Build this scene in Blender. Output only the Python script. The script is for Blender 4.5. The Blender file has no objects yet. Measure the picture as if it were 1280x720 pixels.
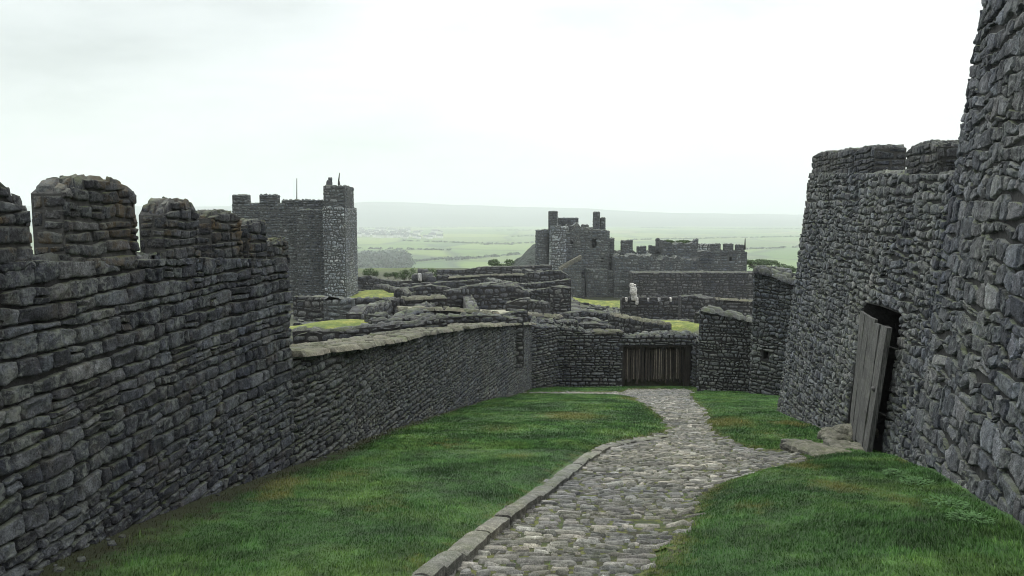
import bpy, math, random
import numpy as np
random.seed(7)
SC = bpy.context.scene
COL = SC.collection
PI = math.pi
# ------------------------------------------------------------------ camera
F = 950.0; HZ = 268.0
TH = math.atan((360-HZ)/F)
cam = bpy.data.cameras.new('camera'); co = bpy.data.objects.new('camera', cam); COL.objects.link(co)
cam.sensor_width = 36; cam.lens = F/1280*36; cam.clip_start = 0.05; cam.clip_end = 40000
co.rotation_euler = (PI/2-TH, 0, 0); SC.camera = co

def ray(px, py):
    a = (px-640)/F; b = (360-py)/F
    return a, math.cos(TH)+math.sin(TH)*b, -math.sin(TH)+math.cos(TH)*b
def At(px, py, D):                       # the point seen at (px,py), D metres ahead
    x, y, z = ray(px, py); return (x/y*D, D, z/y*D)
G0, GS = 1.70, 0.18
def G(px, py):                           # the point of the sloping court seen at (px,py)
    x, y, z = ray(px, py); t = -G0/(z+GS*y); return (x*t, y*t)
def Gh(px, py, h):
    x, y, z = ray(px, py); t = -(G0-h)/(z+GS*y); return (x*t, y*t)
def court_z(x, y): return -G0-GS*y

# ------------------------------------------------------------------ noise
def _h(ix, iy, iz, s):
    n = (ix*374761393 + iy*668265263 + iz*2147483647 + s*974634777) & 0xffffffff
    n = ((n ^ (n >> 13))*1274126177) & 0xffffffff
    n = (n ^ (n >> 16)) & 0xffffffff
    return n/4294967295.0
def vnoise(x, y, z=0.0, s=0):
    x = np.asarray(x, float); y = np.asarray(y, float); z = np.asarray(z, float)+np.zeros_like(x)
    xi = np.floor(x).astype(np.int64); yi = np.floor(y).astype(np.int64); zi = np.floor(z).astype(np.int64)
    fx = x-xi; fy = y-yi; fz = z-zi
    fx = fx*fx*(3-2*fx); fy = fy*fy*(3-2*fy); fz = fz*fz*(3-2*fz)
    r = 0
    for dx in (0, 1):
        for dy in (0, 1):
            for dz in (0, 1):
                r = r+_h(xi+dx, yi+dy, zi+dz, s)*(fx if dx else 1-fx)*(fy if dy else 1-fy)*(fz if dz else 1-fz)
    return r*2-1
def fbm(x, y, z=0.0, s=0, o=4):
    r = 0; a = 1.0; t = 0
    for k in range(o):
        r = r+a*vnoise(np.asarray(x)*2**k, np.asarray(y)*2**k, np.asarray(z)*2**k, s+k); t += a; a *= .5
    return r/t

# ------------------------------------------------------------------ object helpers
class Mesh:
    def __init__(s): s.v = []; s.f = []; s.m = []; s.a = []; s.n = 0
    def add(s, V, Fc, mat=0, att=None):
        V = np.asarray(V, float).reshape(-1, 3); k = len(V)
        s.v.append(V)
        if isinstance(Fc, np.ndarray) and Fc.ndim == 2:
            s.f.append(Fc+s.n); s.m.append(np.full(len(Fc), mat))
        else:
            for f in Fc:
                s.f.append(np.array([f])+s.n); s.m.append(np.array([mat]))
        if att is None: att = np.tile([.5, .5, .5], (k, 1))
        s.a.append(np.asarray(att, float).reshape(-1, 3)); s.n += k
    def box(s, p0, p1, mat=0, att=None, jit=0.0):
        (x0, y0, z0), (x1, y1, z1) = p0, p1
        V = np.array([(x0,y0,z0),(x1,y0,z0),(x1,y1,z0),(x0,y1,z0),(x0,y0,z1),(x1,y0,z1),(x1,y1,z1),(x0,y1,z1)], float)
        if jit: V += np.random.uniform(-jit, jit, V.shape)
        s.add(V, np.array([(0,3,2,1),(4,5,6,7),(0,1,5,4),(1,2,6,5),(2,3,7,6),(3,0,4,7)]), mat, None if att is None else np.tile(att, (8, 1)))
    def hexa(s, V, mat=0, att=None):
        s.add(V, np.array([(0,3,2,1),(4,5,6,7),(0,1,5,4),(1,2,6,5),(2,3,7,6),(3,0,4,7)]), mat, None if att is None else np.tile(att, (8, 1)))
    def tube(s, a, b, r0, r1, n=8, mat=0):
        a = np.array(a, float); b = np.array(b, float); d = b-a; d /= np.linalg.norm(d)
        e = np.cross(d, (0.3, 1, .2)); e /= np.linalg.norm(e); g = np.cross(d, e)
        t = np.arange(n)*2*PI/n
        R = np.outer(np.cos(t), e)+np.outer(np.sin(t), g)
        V = np.vstack([a+R*r0, b+R*r1])
        fs = [(i, (i+1) % n, n+(i+1) % n, n+i) for i in range(n)]+[tuple(range(n-1, -1, -1)), tuple(range(n, 2*n))]
        s.add(V, fs, mat)
    def build(s, name, mats, parent=None, smooth=True):
        me = bpy.data.meshes.new(name)
        V = np.vstack(s.v); loops = []; starts = []; k = 0; tot = []
        for f in s.f:
            n, c = f.shape; loops.append(f.ravel()); starts.append(k+np.arange(n)*c); tot.append(np.full(n, c)); k += n*c
        L = np.concatenate(loops); S = np.concatenate(starts); T = np.concatenate(tot); M = np.concatenate(s.m)
        me.vertices.add(len(V)); me.vertices.foreach_set('co', V.ravel().astype(np.float32))
        me.loops.add(len(L)); me.loops.foreach_set('vertex_index', L.astype(np.int32))
        me.polygons.add(len(S)); me.polygons.foreach_set('loop_start', S.astype(np.int32)); me.polygons.foreach_set('loop_total', T.astype(np.int32))
        me.polygons.foreach_set('material_index', M.astype(np.int32))
        me.polygons.foreach_set('use_smooth', np.full(len(S), smooth))
        at = me.attributes.new('tone', 'FLOAT_VECTOR', 'POINT'); at.data.foreach_set('vector', np.vstack(s.a).ravel().astype(np.float32))
        me.update(calc_edges=True); me.validate()
        for m in (mats if isinstance(mats, (list, tuple)) else [mats]): me.materials.append(m)
        o = bpy.data.objects.new(name, me); COL.objects.link(o)
        if parent: o.parent = parent
        return o
def tag(o, label, cat, group=None):
    o['label'] = label; o['category'] = cat; o['kind'] = 'thing'
    if group: o['group'] = group
    return o
def kind(o, k, label=None):
    o['kind'] = k
    if label: o['label'] = label
    return o
def empty(name, loc=(0, 0, 0)):
    o = bpy.data.objects.new(name, None); COL.objects.link(o); o.location = loc; o.empty_display_size = .2; return o
def reparent(child, parent):            # keep world place
    child.parent = parent; child.location = [-c for c in parent.location]

# ------------------------------------------------------------------ materials
def new_mat(name):
    m = bpy.data.materials.new(name); m.use_nodes = True; nt = m.node_tree; nt.nodes.clear()
    out = nt.nodes.new('ShaderNodeOutputMaterial'); bs = nt.nodes.new('ShaderNodeBsdfPrincipled')
    nt.links.new(bs.outputs[0], out.inputs[0]); return m, nt, bs
class NB:
    def __init__(s, nt): s.nt = nt
    def L(s, a, b): s.nt.links.new(a, b)
    def set(s, sock, v):
        if isinstance(v, (int, float)): sock.default_value = v
        elif isinstance(v, (tuple, list)): sock.default_value = (tuple(v)+(1,)) if len(v) == 3 and sock.type == 'RGBA' else v
        else: s.L(v, sock)
    def noise(s, vec, scale, detail=4, rough=.55, dist=0.0):
        n = s.nt.nodes.new('ShaderNodeTexNoise'); s.L(vec, n.inputs['Vector'])
        n.inputs['Scale'].default_value = scale; n.inputs['Detail'].default_value = detail
        n.inputs['Roughness'].default_value = rough; n.inputs['Distortion'].default_value = dist
        return n.outputs['Fac']
    def vor(s, vec, scale, feature='F1', out='Distance', rnd=1.0):
        n = s.nt.nodes.new('ShaderNodeTexVoronoi'); n.feature = feature; s.L(vec, n.inputs['Vector'])
        n.inputs['Scale'].default_value = scale; n.inputs['Randomness'].default_value = rnd
        return n.outputs[out]
    def ramp(s, f, *st):
        n = s.nt.nodes.new('ShaderNodeValToRGB'); s.L(f, n.inputs[0]); e = n.color_ramp.elements
        while len(e) < len(st): e.new(.5)
        for k, (p, c) in enumerate(st):
            e[k].position = p; e[k].color = (c, c, c, 1) if isinstance(c, (int, float)) else tuple(c)+(1,)
        return n.outputs[0]
    def mix(s, f, a, b, mode='MIX'):
        n = s.nt.nodes.new('ShaderNodeMix'); n.data_type = 'RGBA'; n.blend_type = mode
        s.set(n.inputs[0], f); s.set(n.inputs[6], a); s.set(n.inputs[7], b); return n.outputs[2]
    def math(s, op, a, b=0.0, c=0.0, clamp=False):
        n = s.nt.nodes.new('ShaderNodeMath'); n.operation = op; n.use_clamp = clamp
        s.set(n.inputs[0], a); s.set(n.inputs[1], b); s.set(n.inputs[2], c); return n.outputs[0]
    def pos(s):
        return s.nt.nodes.new('ShaderNodeNewGeometry').outputs['Position']
    def sep(s, v):
        n = s.nt.nodes.new('ShaderNodeSeparateXYZ'); s.L(v, n.inputs[0]); return n.outputs
    def vmul(s, v, m):
        n = s.nt.nodes.new('ShaderNodeVectorMath'); n.operation = 'MULTIPLY'; s.L(v, n.inputs[0]); n.inputs[1].default_value = m; return n.outputs[0]
    def attr(s, name):
        n = s.nt.nodes.new('ShaderNodeAttribute'); n.attribute_name = name; return n.outputs['Vector']
    def bump(s, h, dist, strength=1.0, normal=None):
        n = s.nt.nodes.new('ShaderNodeBump'); s.L(h, n.inputs['Height']); n.inputs['Distance'].default_value = dist
        n.inputs['Strength'].default_value = strength
        if normal is not None: s.L(normal, n.inputs['Normal'])
        return n.outputs[0]
    def upz(s):
        n = s.nt.nodes.new('ShaderNodeNewGeometry'); return s.sep(n.outputs['Normal'])[2]

def stone_mat(name, dark, mid, light, lich=(.30, .31, .27), lich_amt=.5, top=(.20, .20, .15), top_amt=.7, ochre=0.0, sc=1.0, cell=0.0, bump=.012):
    dark, mid, light, lich, top = [tuple(k*c_ for k, c_ in zip((.64, .65, .64) if name in ('path_cobbles', 'kerb_stone', 'pale_coping', 'door_slab_stone') else (.60, .63, .70), q)) for q in (dark, mid, light, lich, top)]
    m, nt, bs = new_mat(name); b = NB(nt); p = b.pos(); t = b.sep(b.attr('tone'))
    base = b.ramp(t[0], (0.0, dark), (.55, mid), (1.0, light))
    hue = b.mix(b.math('MULTIPLY', t[1], .5), base, b.mix(1, base, (1.18, 1.0, .84), 'MULTIPLY'))
    n1 = b.noise(p, 9*sc, 6, .65)
    c = b.mix(1, hue, b.ramp(n1, (.27, .38), (.5, .95), (.73, 2.1)), 'MULTIPLY')
    n3 = b.noise(p, 60*sc, 3, .7)
    c = b.mix(1, c, b.ramp(n3, (.34, .50), (.66, 1.65)), 'MULTIPLY')
    sp = b.math('MULTIPLY', b.ramp(b.noise(p, 75*sc, 4, .75), (.57, 0), (.66, 1)), b.ramp(b.noise(p, 6*sc, 3, .6), (.40, 0), (.60, .75)))
    c = b.mix(sp, c, lich)
    # pale lichen blotches, stronger on some stones
    n2 = b.noise(p, 16*sc, 8, .72, .4); n4 = b.noise(p, 1.1, 3)
    lm = b.math('ADD', b.math('ADD', n2, b.math('MULTIPLY', t[2], .13)), b.math('MULTIPLY', n4, .16))
    c = b.mix(b.math('MULTIPLY', b.ramp(lm, (.66, 0), (.80, 1)), lich_amt), c, lich)
    # broad damp staining
    st = b.noise(b.vmul(p, (1, 1, .45)), .55, 4, .6)
    c = b.mix(1, c, b.ramp(st, (.32, (.68, .70, .80)), (.65, (1.18, 1.15, 1.06))), 'MULTIPLY')
    # weathered growth on surfaces that face the rain
    up = b.upz(); tn = b.noise(p, 5*sc, 5, .7)
    tm = b.math('MULTIPLY', b.ramp(up, (.35, 0), (.85, 1)), b.ramp(tn, (.35, .15), (.62, 1)))
    tc = b.mix(b.ramp(b.noise(p, 2.3, 3), (.40, 0), (.62, 1)), top, (.10, .12, .045))
    c = b.mix(b.math('MULTIPLY', tm, top_amt), c, tc)
    if ochre:
        om = b.math('MULTIPLY', b.ramp(b.noise(p, 3.0, 6, .7), (.52, 0), (.66, 1)), ochre)
        c = b.mix(om, c, (.12, .075, .02))
    if cell:
        ce = b.vor(b.vmul(p, (1, 1, 1.9)), cell, 'DISTANCE_TO_EDGE'); cc = b.sep(b.vor(b.vmul(p, (1, 1, 1.9)), cell, 'F1', 'Color'))[0]
        c = b.mix(1, c, b.ramp(cc, (0, .72), (1, 1.35)), 'MULTIPLY'); c = b.mix(b.ramp(ce, (0.0, .8), (.07, 0)), c, (.018, .018, .018))
    b.L(c, bs.inputs['Base Color']); bs.inputs['Roughness'].default_value = .86
    bs.inputs['Specular IOR Level'].default_value = .35
    h = b.math('ADD', b.math('MULTIPLY', n1, 1.0), b.math('MULTIPLY', b.noise(p, 34*sc, 6, .72), .8))
    if cell: h = b.math('ADD', h, b.math('MULTIPLY', b.ramp(ce, (0, 0), (.12, 1)), 1.6))
    b.L(b.bump(h, bump*2.2, 1.0), bs.inputs['Normal']); return m

SLATE = stone_mat('dark_slate_rubble', (.034, .036, .044), (.078, .082, .094), (.165, .172, .18), lich_amt=.8, ochre=.15)
SLATE_R = stone_mat('grey_round_rubble', (.046, .049, .055), (.112, .117, .123), (.26, .265, .265), lich_amt=.75)
SLATE_M = stone_mat('merlon_rubble', (.038, .039, .044), (.066, .068, .072), (.12, .12, .12), lich_amt=.5, ochre=.55, bump=.014, top=(.27, .26, .20), top_amt=.95)
SLATE_MR = stone_mat('merlon_rubble_right', (.040, .042, .046), (.075, .078, .085), (.13, .13, .13), lich_amt=.4, ochre=.15, bump=.014, top_amt=.6)
RUIN = stone_mat('ruin_rubble', (.030, .031, .037), (.066, .067, .074), (.17, .17, .165), lich=(.34, .34, .29), lich_amt=.45, top=(.13, .13, .095), top_amt=.7, sc=.6)
CAPS = stone_mat('pale_coping', (.07, .07, .06), (.10, .097, .085), (.19, .18, .155), lich=(.42, .41, .34), lich_amt=.5, top=(.17, .16, .115), top_amt=.6, sc=.9)
KEEP = stone_mat('keep_stone', (.06, .065, .07), (.115, .125, .128), (.22, .23, .225), lich=(.33, .36, .32), lich_amt=.5, sc=.5, top_amt=.5)
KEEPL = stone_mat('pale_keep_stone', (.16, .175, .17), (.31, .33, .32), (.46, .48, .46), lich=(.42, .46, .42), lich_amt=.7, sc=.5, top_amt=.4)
PAVE = stone_mat('path_cobbles', (.085, .085, .09), (.225, .222, .215), (.44, .43, .41), lich=(.45, .44, .40), lich_amt=.5, top=(.34, .33, .29), top_amt=.3, sc=1.3, bump=.006)
KERB = stone_mat('kerb_stone', (.14, .14, .13), (.20, .20, .185), (.28, .28, .26), lich=(.42, .42, .37), lich_amt=.6, top=(.25, .25, .21), top_amt=.5, sc=1.3, bump=.008)
PALE = stone_mat('white_rubble_and_gap_light', (.45, .44, .40), (.60, .58, .52), (.7, .68, .6), lich_amt=.3, top_amt=0)
def plain(name, col, rough=.9, var=.3, sc=8, bump=.01):
    m, nt, bs = new_mat(name); b = NB(nt); p = b.pos(); n = b.noise(p, sc, 6, .65)
    b.L(b.mix(1, col, b.ramp(n, (.3, 1-var), (.7, 1+var)), 'MULTIPLY'), bs.inputs['Base Color'])
    bs.inputs['Roughness'].default_value = rough; b.L(b.bump(n, bump), bs.inputs['Normal']); return m
MORTAR = plain('earth_mortar', (.020, .019, .019), var=.4, sc=14, bump=.02)
MORTAR_L = plain('grey_mortar', (.065, .068, .066), var=.4, sc=10, bump=.02)
IRON = plain('old_iron', (.02, .018, .017), .6, sc=30, bump=.002)
def wood_mat(name, dark, light, axis=(1, 1, .07), sc=26, moss=.3):
    m, nt, bs = new_mat(name); b = NB(nt); p = b.pos(); t = b.sep(b.attr('tone')); q = b.vmul(p, axis)
    g = b.noise(q, sc, 6, .7, .6); g2 = b.noise(q, sc*4, 3, .6)
    c = b.mix(b.ramp(g, (.3, 0), (.68, 1)), dark, light); c = b.mix(1, c, b.ramp(t[0], (0, .6), (1, 1.4)), 'MULTIPLY')
    c = b.mix(1, c, b.ramp(g2, (.38, .35), (.6, 1.2)), 'MULTIPLY')
    c = b.mix(b.math('MULTIPLY', b.ramp(b.noise(p, 4, 5), (.55, 0), (.7, 1)), moss), c, (.06, .07, .03))
    b.L(c, bs.inputs['Base Color']); bs.inputs['Roughness'].default_value = .85
    b.L(b.bump(b.math('ADD', g, g2), .012), bs.inputs['Normal']); return m
WOOD = wood_mat('weathered_grey_wood', (.016, .016, .016), (.13, .128, .122))
WOODP = wood_mat('split_pale_wood', (.09, .075, .06), (.30, .26, .21))
WOODD = wood_mat('dark_gate_wood', (.012, .010, .009), (.055, .042, .032), moss=.15)

def grass_mat(name, blades=False):
    m, nt, bs = new_mat(name); b = NB(nt); p = b.pos(); t = b.sep(b.attr('tone'))
    n1 = b.noise(p, .7, 4, .6); n2 = b.noise(p, 5, 4, .6)
    c = b.ramp(n1, (.33, (.024, .066, .018)), (.50, (.048, .120, .029)), (.66, (.100, .182, .046)))
    c = b.mix(1, c, b.ramp(n2, (.3, .58), (.7, 1.45)), 'MULTIPLY'); c = b.mix(1, c, b.ramp(b.noise(p, 1.9, 4, .65, .5), (.34, .62), (.62, 1.3)), 'MULTIPLY')
    # yellowed and bare patches, their place carried by the tone attribute (z)
    dry = b.math('ADD', b.math('ADD', t[2], .13), b.math('MULTIPLY', b.math('SUBTRACT', b.noise(p, 6, 5, .7), .5), 1.5))
    c = b.mix(b.ramp(dry, (.42, 0), (.85, .85)), c, (.145, .145, .040))
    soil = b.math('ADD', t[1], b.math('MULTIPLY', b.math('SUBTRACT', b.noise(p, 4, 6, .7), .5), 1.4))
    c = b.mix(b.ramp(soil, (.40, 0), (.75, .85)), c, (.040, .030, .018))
    if blades:
        c = b.mix(1, c, b.ramp(t[0], (0, (.60, .66, .55)), (.7, (1.25, 1.15, 1.1)), (1, (2.3, 1.75, 1.3))), 'MULTIPLY')
    else:
        c = b.mix(.30, c, (.030, .045, .016)); b.L(b.bump(b.noise(p, 30, 6, .7), .05), bs.inputs['Normal'])
    b.L(c, bs.inputs['Base Color']); bs.inputs['Roughness'].default_value = .7; bs.inputs['Specular IOR Level'].default_value = .25
    return m
LAWN = grass_mat('lawn_turf'); BLADE = grass_mat('grass_blades', True)

def hill_mat():
    m, nt, bs = new_mat('hill_ground'); b = NB(nt); p = b.pos(); t = b.sep(b.attr('tone')); xyz = b.sep(p)
    near = b.mix(b.ramp(b.noise(p, .35, 6, .7), (.40, 0), (.6, 1)), (.030, .038, .018), (.062, .066, .034))
    near = b.mix(b.ramp(b.noise(p, 3, 5, .7), (.50, 0), (.62, .8)), near, (.07, .066, .058))
    moss = b.ramp(b.noise(p, 1.3, 8, .75), (.36, (.050, .085, .015)), (.5, (.12, .15, .022)), (.64, (.27, .26, .06)))
    near = b.mix(b.ramp(b.math('ADD', t[0], b.math('MULTIPLY', b.math('SUBTRACT', b.noise(p, 1.2, 5), .5), .8)), (.40, 0), (.6, 1)), near, moss)
    near = b.mix(b.ramp(b.math('ADD', t[1], b.math('MULTIPLY', b.math('SUBTRACT', b.noise(p, 1.2, 5), .5), .8)), (.42, 0), (.65, 1)), near, (.26, .25, .19))
    q = b.vmul(p, (1, .55, 0)); w = b.noise(q, .002, 3)
    nv = nt.nodes.new('ShaderNodeVectorMath'); nv.operation = 'ADD'; b.L(q, nv.inputs[0])
    k = nt.nodes.new('ShaderNodeVectorMath'); k.operation = 'SCALE'; b.L(b.noise(q, .004, 3), k.inputs[3]); k.inputs[0].default_value = (150, 90, 0); b.L(k.outputs[0], nv.inputs[1])
    fc = b.sep(b.vor(nv.outputs[0], .0042, 'F1', 'Color'))[0]; fe = b.vor(nv.outputs[0], .0042, 'DISTANCE_TO_EDGE')
    fld = b.ramp(fc, (0, (.046, .100, .018)), (.35, (.095, .150, .026)), (.6, (.145, .178, .036)), (.85, (.034, .080, .018)), (1, (.14, .15, .055)))
    fld = b.mix(b.ramp(fe, (.0, .9), (.05, 0)), fld, (.02, .04, .018))
    fld = b.mix(1, fld, b.ramp(b.noise(p, .02, 4), (.3, .8), (.7, 1.2)), 'MULTIPLY')
    fld = b.mix(b.ramp(b.noise(q, .0022, 4, .6), (.56, 0), (.66, .8)), fld, (.028, .052, .026))
    c = b.mix(b.ramp(b.math('DIVIDE', xyz[1], 1000), (.112, 0), (.135, 1)), near, fld)
    b.L(c, bs.inputs['Base Color']); bs.inputs['Roughness'].default_value = .95
    b.L(b.bump(b.noise(p, 4, 6, .7), .12), bs.inputs['Normal']); return m
HILLM = hill_mat()
FARM = plain('far_hillside', (.016, .024, .026), var=.8, sc=.0022, bump=.1)
CRAG = plain('wooded_crag', (.026, .036, .030), var=.9, sc=.45, bump=4)
SHRUB = plain('shrub_leaves', (.045, .075, .025), var=.6, sc=2, bump=.01)
WEED = plain('weed_leaves', (.050, .120, .032), var=.4, sc=12, bump=.002)
WOODSM = plain('wood_leaves', (.017, .032, .018), var=.8, sc=.04, bump=.01)
BARK = plain('bark', (.05, .04, .03)); WHITEW = plain('white_render', (.6, .6, .57), var=.15, sc=.1); ROOFM = plain('slate_roof', (.10, .10, .11), var=.2, sc=.1)

# ------------------------------------------------------------------ stone laying
def layout(L, v0, v1, ch, sw, amp=.25, split=.12, tilt=.3, seed=1):
    """corners (N,4,2) of stones laid in wandering courses between v0(u) and v1(u)"""
    r = random.Random(seed); us = np.linspace(0, L, 60)
    lo = float(np.min(v0(us))); hi = float(np.max(v1(us))); V = [lo-ch*r.random()]
    while V[-1] < hi+ch: V.append(V[-1]+ch*r.uniform(.62, 1.42))
    fq = .8/sw*.35
    def c(k, u): return V[k]+amp*ch*float(N1[int((u*fq*7+k*131)) % 4096]*(1-((u*fq*7) % 1))+N1[int((u*fq*7+1+k*131)) % 4096]*((u*fq*7) % 1))
    out = []
    for k in range(len(V)-1):
        h = V[k+1]-V[k]; u = -r.random()*sw; tl = 0
        while u < L:
            w = sw*math.exp(r.gauss(0, .38))*(.65+.35*h/ch); w = max(w, h*.55); u2 = u+w; tr = r.uniform(-tilt, tilt)*h*.5
            ua, ub = max(u, 0), min(u2, L)
            if ub-ua > .3*h:
                q = [[ua-tl, c(k, ua)], [ub-tr, c(k, ub)], [ub+tr, c(k+1, ub)], [ua+tl, c(k+1, ua)]]
                for e in q: e[0] = min(max(e[0], 0), L)
                if r.random() < split and h > .8*ch:
                    s = r.uniform(.35, .65); ml = [q[0][i]*(1-s)+q[3][i]*s for i in (0, 1)]; mr = [q[1][i]*(1-s)+q[2][i]*s for i in (0, 1)]
                    out += [[q[0], q[1], mr, ml], [ml, mr, q[2], q[3]]]
                else: out.append(q)
            u = u2; tl = tr
    C = np.array(out)
    mid = C.mean(1); keep = (C[:, :2, 1].mean(1) < v1(mid[:, 0])-.5*ch) & (mid[:, 1] > v0(mid[:, 0])-.3*ch)
    C = C[keep]; tv = v1(C[:, 2:, 0]); C[:, 2:, 1] = np.where(C[:, 2:, 1] > tv-.55*ch, tv, C[:, 2:, 1]); C[:, 2:, 1] = np.minimum(C[:, 2:, 1], v1(C[:, 2:, 0])); C[:, :2, 1] = np.minimum(C[:, :2, 1], C[:, 2:, 1][:, ::-1]-.02)
    return C
N1 = np.random.RandomState(3).uniform(-1, 1, 4096)
GR = {}
def grid(n):
    if n not in GR:
        t = np.linspace(-1, 1, n); t = np.sign(t)*np.abs(t)**.58; GR[n] = t
    return GR[n]
def lay_stones(ms, C, Ff, nu=5, nv=4, depth=.05, gap=.012, rough=.012, rf=9., rnd=.16, back=.06, mat=0, seed=0, power=4, toneb=0., facet=.35):
    """turn corner quads into bulging stones; Ff(u,v)->(P,N)"""
    if len(C) == 0: return
    rs = np.random.RandomState(seed+11); N = len(C)
    a, b = np.meshgrid(grid(nu), grid(nv)); a = a.ravel()[None]; b = b.ravel()[None]
    w = np.abs(C[:, 1, 0]-C[:, 0, 0])[:, None]; h = np.abs(C[:, 3, 1]-C[:, 0, 1])[:, None]
    ra = rnd*(1+rs.uniform(-.5, .8, (N, 1)))
    aa = a*(1-ra*np.abs(b)**3*np.minimum(1, h/np.maximum(w, 1e-4))); bb = b*(1-ra*np.abs(a)**3)
    aa = aa*np.clip(1-2*gap/np.maximum(w, .02), .3, 1); bb = bb*np.clip(1-2*gap/np.maximum(h, .02), .3, 1)
    s = (aa+1)/2; t = (bb+1)/2
    UV = (C[:, 0, None]*((1-s)*(1-t))[..., None]+C[:, 1, None]*(s*(1-t))[..., None]+C[:, 2, None]*(s*t)[..., None]+C[:, 3, None]*((1-s)*t)[..., None])
    P, Nn = Ff(UV[..., 0].ravel(), UV[..., 1].ravel())
    prof = ((1-np.abs(a)**power)*(1-np.abs(b)**power))**.5
    d = depth*rs.uniform(.45, 1.35, (N, 1))*prof*(1+rs.uniform(-.45, .45, (N, 1))*a+rs.uniform(-.45, .45, (N, 1))*b)
    for j in range(3):
        th = rs.uniform(0, 2*PI, (N, 1)); lim = depth*(rs.uniform(.75, 1.25, (N, 1))-facet*rs.uniform(.4, 1.2, (N, 1))*(a*np.cos(th)+b*np.sin(th)))
        d = np.minimum(d, np.maximum(lim, depth*.12))
    edge = np.broadcast_to((np.abs(a) > .999) | (np.abs(b) > .999), (N, a.size))
    off = np.repeat(rs.uniform(0, 90, (N, 1)), a.size, 1).ravel()
    nz = fbm(P[:, 0]*rf+off, P[:, 1]*rf, P[:, 2]*rf, seed, 3).reshape(N, -1)
    d = d+rough*nz*(~edge)*1.8
    d = np.where(edge, -back, d)
    P = P+Nn*d.ravel()[:, None]
    if rough:
        j = rough*.8
        P[:, 0] += j*vnoise(P[:, 0]*rf*1.3, P[:, 1]*rf*1.3, P[:, 2]*rf*1.3+off, 5); P[:, 2] += j*vnoise(P[:, 0]*rf*1.3, P[:, 1]*rf*1.3+off, P[:, 2]*rf*1.3, 6)
    i = np.arange(nu-1)[None]+np.arange(nv-1)[:, None]*nu; i = i.ravel()
    q = np.stack([i, i+1, i+nu+1, i+nu], 1); q = (q[None]+(np.arange(N)*nu*nv)[:, None, None]).reshape(-1, 4)
    tn = np.stack([np.clip(rs.beta(1.25, 1.5, N)+toneb, 0, 1), rs.random_sample(N), rs.random_sample(N)], 1)
    ms.add(P, q, mat, np.repeat(tn, nu*nv, 0))

class Line:
    """a wall line: points (x,y,ztop,zbot); v is height, the face leans by batter"""
    def __init__(s, pts, thick, batter=0.0, toward=(0, 0)):
        p = np.array(pts, float); s.p = p; d = np.hypot(*np.diff(p[:, :2], axis=0).T); s.u = np.concatenate([[0], np.cumsum(d)]); s.L = s.u[-1]
        t = np.diff(p[:, :2], axis=0)/d[:, None]; tv = np.vstack([t[:1], t]); tv[1:-1] = (t[:-1]+t[1:]); tv /= np.linalg.norm(tv, axis=1)[:, None]
        n = np.stack([tv[:, 1], -tv[:, 0]], 1); m = len(p)//2
        s.flip = np.dot(n[m], np.array(toward)-p[m, :2]) < 0
        if s.flip: n = -n
        s.n = n; s.t = tv; s.thick = thick; s.batter = batter; s.zr = p[:, 3]
    def top(s, u): return np.interp(u, s.u, s.p[:, 2])
    def bot(s, u): return np.interp(u, s.u, s.p[:, 3])
    def xy(s, u): return np.stack([np.interp(u, s.u, s.p[:, 0]), np.interp(u, s.u, s.p[:, 1])], -1)
    def nrm(s, u):
        n = np.stack([np.interp(u, s.u, s.n[:, 0]), np.interp(u, s.u, s.n[:, 1])], -1); return n/np.linalg.norm(n, axis=-1, keepdims=True)
    def face(s, u, v, off=0.0, e=0.0):
        u = np.asarray(u, float); v = np.asarray(v, float); n = s.nrm(u); lean = s.batter*(v-s.bot(u))
        xy = s.xy(u)+n*(off-lean)[..., None] if np.ndim(off-lean) else s.xy(u)+n*(off-lean)
        P = np.concatenate([xy, v[..., None]], -1); N = np.concatenate([n, np.full(v.shape+(1,), s.batter)], -1); return P, N
def ufind(line, D):                      # parameter of the point of a line D metres ahead
    uu = np.linspace(0, line.L, 2000); y = line.xy(uu)[:, 1]; return float(uu[np.argmin(abs(y-D))])

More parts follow.
